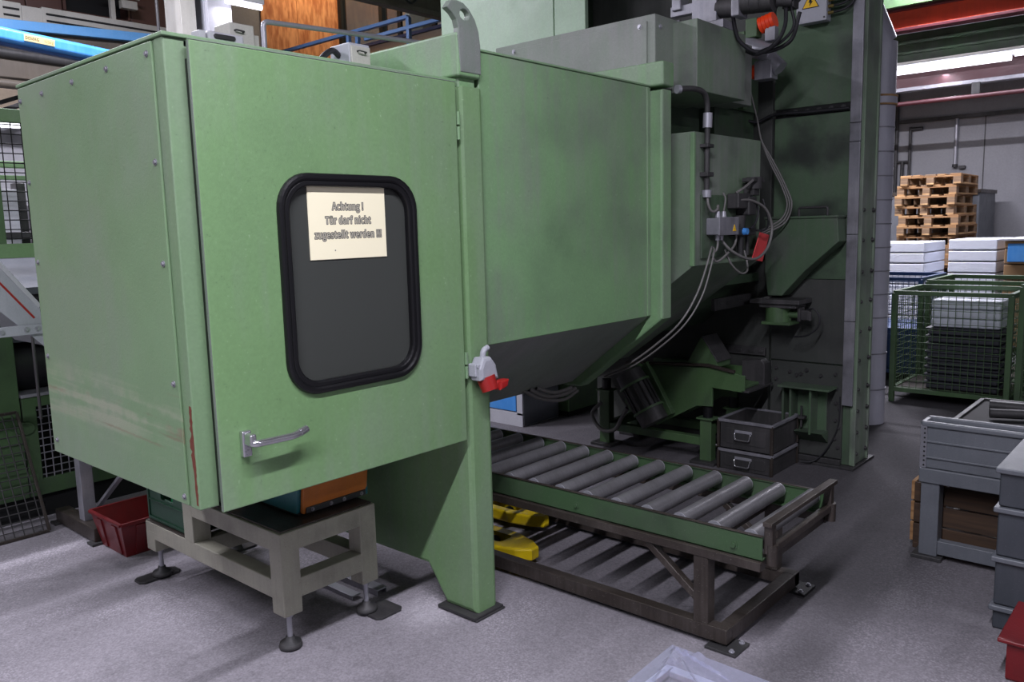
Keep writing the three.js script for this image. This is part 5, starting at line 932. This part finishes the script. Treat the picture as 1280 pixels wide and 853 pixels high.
// right foreground
{
  const t = thing('sheet_container', 'pale grey sheet steel container with rolled rim on a low stand', 'container', [4.75, 0.47, -0.7]);
  part(t, 'container_wall', box(4.30, 4.42, 0.47, 0.685, -1.105, -0.14, 0.006), M.greyCrate);
  part(t, 'rim', [bar([4.305, 0.69, -1.11], [4.305, 0.69, -0.14], 0.03, 0.03, 0.01), bar([4.415, 0.695, -1.11], [4.415, 0.695, -0.14], 0.03, 0.03, 0.01), bar([4.3, 0.69, -1.1], [4.42, 0.69, -1.1], 0.03, 0.03, 0.01)], M.greyCrate);
  part(t, 'bead', [box(4.293, 4.302, 0.60, 0.61, -1.09, -0.15, 0.003), box(4.293, 4.302, 0.52, 0.53, -1.09, -0.15, 0.003)], M.greyCrate);
  part(t, 'corner_angle', box(4.292, 4.302, 0.47, 0.685, -1.11, -1.08, 0.002), M.stripSteel);
  const holes = []; for (let i = 0; i < 9; i++) holes.push(cyl([4.291, 0.485 + i * 0.023, -1.09], [4.293, 0.485 + i * 0.023, -1.09], 0.005, 0.005, 8)); part(t, 'punched_hole', holes, M.dark);
  const s = thing('steel_stand', 'low grey steel stand with four legs under the sheet container', 'stand', [4.75, 0, -0.65]);
  for (const [x, z] of [[4.30, -1.10], [5.12, -1.10], [4.30, -0.22], [5.12, -0.22]]) part(s, 'leg', box(x, x + 0.085, 0.02, 0.40, z, z + 0.085, 0.005), M.greyCrate);
  for (const [x, z] of [[4.28, -1.13], [5.10, -1.13], [4.28, -0.25], [5.10, -0.25]]) part(s, 'foot_plate', box(x, x + 0.13, 0, 0.02, z, z + 0.14, 0.003), M.sootySteel);
  part(s, 'top_rail', [box(4.29, 4.37, 0.395, 0.468, -1.11, -0.13, 0.005), box(5.12, 5.21, 0.395, 0.468, -1.11, -0.13, 0.005), box(4.37, 5.12, 0.395, 0.468, -1.11, -1.04, 0.005)], M.greyCrate);
  part(s, 'lower_rail', box(4.31, 4.36, 0.03, 0.10, -1.02, -0.2, 0.004), M.greyCrate);
  const w = thing('wooden_box', 'brown wooden box under the grey container stand', 'box', [4.8, 0.0, -0.8]);
  for (let i = 0; i < 3; i++) part(w, 'board', box(4.42, 4.44, 0.03 + i * 0.11, 0.13 + i * 0.11, -1.16, -0.3, 0.003), M.woodDark);
  for (let i = 0; i < 3; i++) part(w, 'board', box(4.44, 5.08, 0.03 + i * 0.11, 0.13 + i * 0.11, -1.18, -1.16, 0.003), M.woods[1]);
  part(w, 'lid', box(4.42, 5.08, 0.35, 0.372, -1.0, -0.3, 0.003), M.woodDark); part(w, 'box_floor', box(4.42, 5.08, 0, 0.03, -1.16, -0.3, 0.003), M.woodDark);
  const ys = [0, 0.105, 0.315, 0.525, 0.69];
  const lab = ['lowest dark grey crate of the stack at the right picture edge', 'second lowest dark grey crate of the right edge stack', 'second highest dark grey crate of the right edge stack', 'topmost dark grey crate of the stack at the right edge'];
  for (let i = 0; i < 4; i++) {
    const c = thing('stacking_crate', lab[i], 'crate', [4.0, ys[i], -0.35]);
    part(c, 'crate_body', box(3.71, 4.26, ys[i] + 0.002, ys[i + 1] - 0.012, -0.655, 0.0, 0.008), M.darkCrate);
    part(c, 'crate_rim', box(3.695, 4.275, ys[i + 1] - 0.024, ys[i + 1] - 0.001, -0.67, 0.015, 0.006), M.greyCrate);
  }
  const rc = thing('red_box', 'dark red box at the bottom right picture corner', 'box', [3.5, 0, -0.35]);
  part(rc, 'box_body', prism([[3.30, -0.53], [3.66, -0.55], [3.66, -0.1], [3.30, -0.1]], 'y', 0, 0.15, 0.01), M.redCrate);
  part(rc, 'box_rim', box(3.285, 3.675, 0.145, 0.16, -0.56, -0.09, 0.005), M.redCrate);
  // stacked grey pieces far right behind the container
  const g = thing('scrap_tray', 'dark steel tray with pale parts behind the grey container', 'tray', [5.9, 0, -0.9]);
  part(g, 'tray_body', box(5.6, 6.4, 0.0, 0.42, -1.25, -0.3, 0.01), M.dark); part(g, 'tray_rim', [bar([5.6, 0.42, -1.26], [5.6, 0.42, -0.28], 0.03), bar([6.4, 0.42, -1.26], [6.4, 0.42, -0.28], 0.03), bar([5.6, 0.42, -1.26], [6.4, 0.42, -1.26], 0.03)], M.sootySteel);
  part(g, 'steel_part', [cyl([5.8, 0.46, -1.1], [6.0, 0.46, -0.6], 0.03, 0.03, 10), cyl([6.05, 0.46, -1.15], [6.1, 0.46, -0.5], 0.035, 0.035, 10)], M.sootySteel);
}
// film covered box at the bottom edge
{
  const t = thing('plastic_bin', 'grey bin with parts under the clear plastic film at the bottom edge', 'bin', [1.6, 0, -0.68]);
  part(t, 'bin_wall', [box(1.30, 1.312, 0, 0.46, -1.10, -0.2, 0.003), box(1.876, 1.888, 0, 0.46, -1.10, -0.2, 0.003), box(1.30, 1.888, 0, 0.46, -1.112, -1.10, 0.003), box(1.30, 1.888, 0, 0.46, -0.2, -0.188, 0.003)], M.boxGrey);
  part(t, 'bin_rim', [bar([1.30, 0.46, -1.11], [1.89, 0.46, -1.11], 0.03, 0.02), bar([1.885, 0.46, -1.11], [1.885, 0.46, -0.19], 0.03, 0.02)], M.boxGrey);
  part(t, 'bin_floor', box(1.31, 1.88, 0, 0.012, -1.10, -0.2, 0.002), M.boxGrey);
  part(t, 'divider', [box(1.72, 1.728, 0.012, 0.47, -1.09, -0.5, 0.002), box(1.33, 1.87, 0.012, 0.44, -0.93, -0.922, 0.002)], M.stripSteel);
  part(t, 'brown_insert', box(1.74, 1.86, 0.012, 0.43, -0.91, -0.55, 0.006), M.card); part(t, 'brown_insert', box(1.45, 1.69, 0.012, 0.40, -0.9, -0.5, 0.006), M.card);
  part(t, 'red_insert', box(1.74, 1.84, 0.012, 0.42, -1.08, -0.97, 0.006), M.redTag); part(t, 'green_insert', box(1.60, 1.70, 0.012, 0.43, -1.07, -0.95, 0.006), M.greenDusty);
  // clear film pulled tight over the bin, with folds, hanging down its sides
  const n = 110, X0 = 1.24, X1 = 1.965, Z0 = -1.19, Z1 = -0.13, r = mulberry(99), P = [];
  const fold = (x, z, px, pz, a, len, w, h) => { const dx = x - px, dz = z - pz, l = dx * Math.cos(a) + dz * Math.sin(a), q = -dx * Math.sin(a) + dz * Math.cos(a); if (l < -0.02 || l > len) return 0; const k = Math.max(0, 1 - Math.abs(q) / (w * (0.3 + l / len))); return h * k * Math.min(1, (l + 0.02) / 0.06) * Math.min(1, (len - l) / (len * 0.4)); };
  const folds = []; for (let i = 0; i < 16; i++) folds.push([1.40 + 0.40 * r(), -1.0 + 0.65 * r(), r() * 6.28, 0.12 + 0.25 * r(), 0.03 + 0.04 * r(), (r() < 0.6 ? 1 : -1) * (0.006 + 0.012 * r())]);
  folds.push([1.86, -1.05, 0.3, 0.12, 0.02, 0.012], [1.88, -1.09, 1.85, 0.6, 0.03, 0.028], [1.88, -1.09, 2.35, 0.55, 0.04, 0.024], [1.88, -1.09, 2.85, 0.5, 0.035, 0.022], [1.80, -0.95, 1.2, 0.3, 0.03, -0.02]);
  for (let j = 0; j <= n; j++) for (let i = 0; i <= n; i++) {
    const f = (q) => q < 0.14 ? [0.06 * q / 0.14, 1 - q / 0.14] : q > 0.86 ? [0.94 + 0.06 * (q - 0.86) / 0.14, (q - 0.86) / 0.14] : [0.06 + 0.88 * (q - 0.14) / 0.72, 0];
    const [u, du] = f(i / n), [v, dv] = f(j / n), drop = Math.max(du, dv);
    let x = X0 + u * (X1 - X0), z = Z0 + v * (Z1 - Z0), y = 0.522 - 0.02 * Math.hypot((x - 1.9) / 0.6, (z + 1.12) / 0.9);
    for (const q of folds) y += fold(x, z, ...q) * (drop > 0 ? Math.max(0, 1 - drop * 2) : 1);
    if (drop > 0) { y -= 0.53 * Math.pow(drop, 0.9); const wv = 0.012 * Math.sin(x * 46 + z * 38) * Math.min(1, drop * 2); x += du ? wv : 0; z += dv ? wv : 0; }
    P.push([x, Math.max(0.004, y), z]);
  }
  const idx = []; for (let j = 0; j < n; j++) for (let i = 0; i < n; i++) { const a = j * (n + 1) + i, b = a + 1, c = a + n + 1, d = c + 1; idx.push(a, c, b, b, c, d); }
  const g = new THREE.BufferGeometry(); g.setAttribute('position', new THREE.BufferAttribute(new Float32Array(P.flat()), 3)); g.setIndex(idx); g.computeVertexNormals();
  solo('plastic_film', 'crumpled clear plastic film draped over the grey bin at the bottom edge', 'film', toCreasedNormals(g, 0.35), M.film, [1.6, 0, -0.66]);
}

for (const o of scene.children) o.traverse(q => { if (q.isMesh) q.castShadow = q.receiveShadow = true; });
renderer.render(scene, camera);
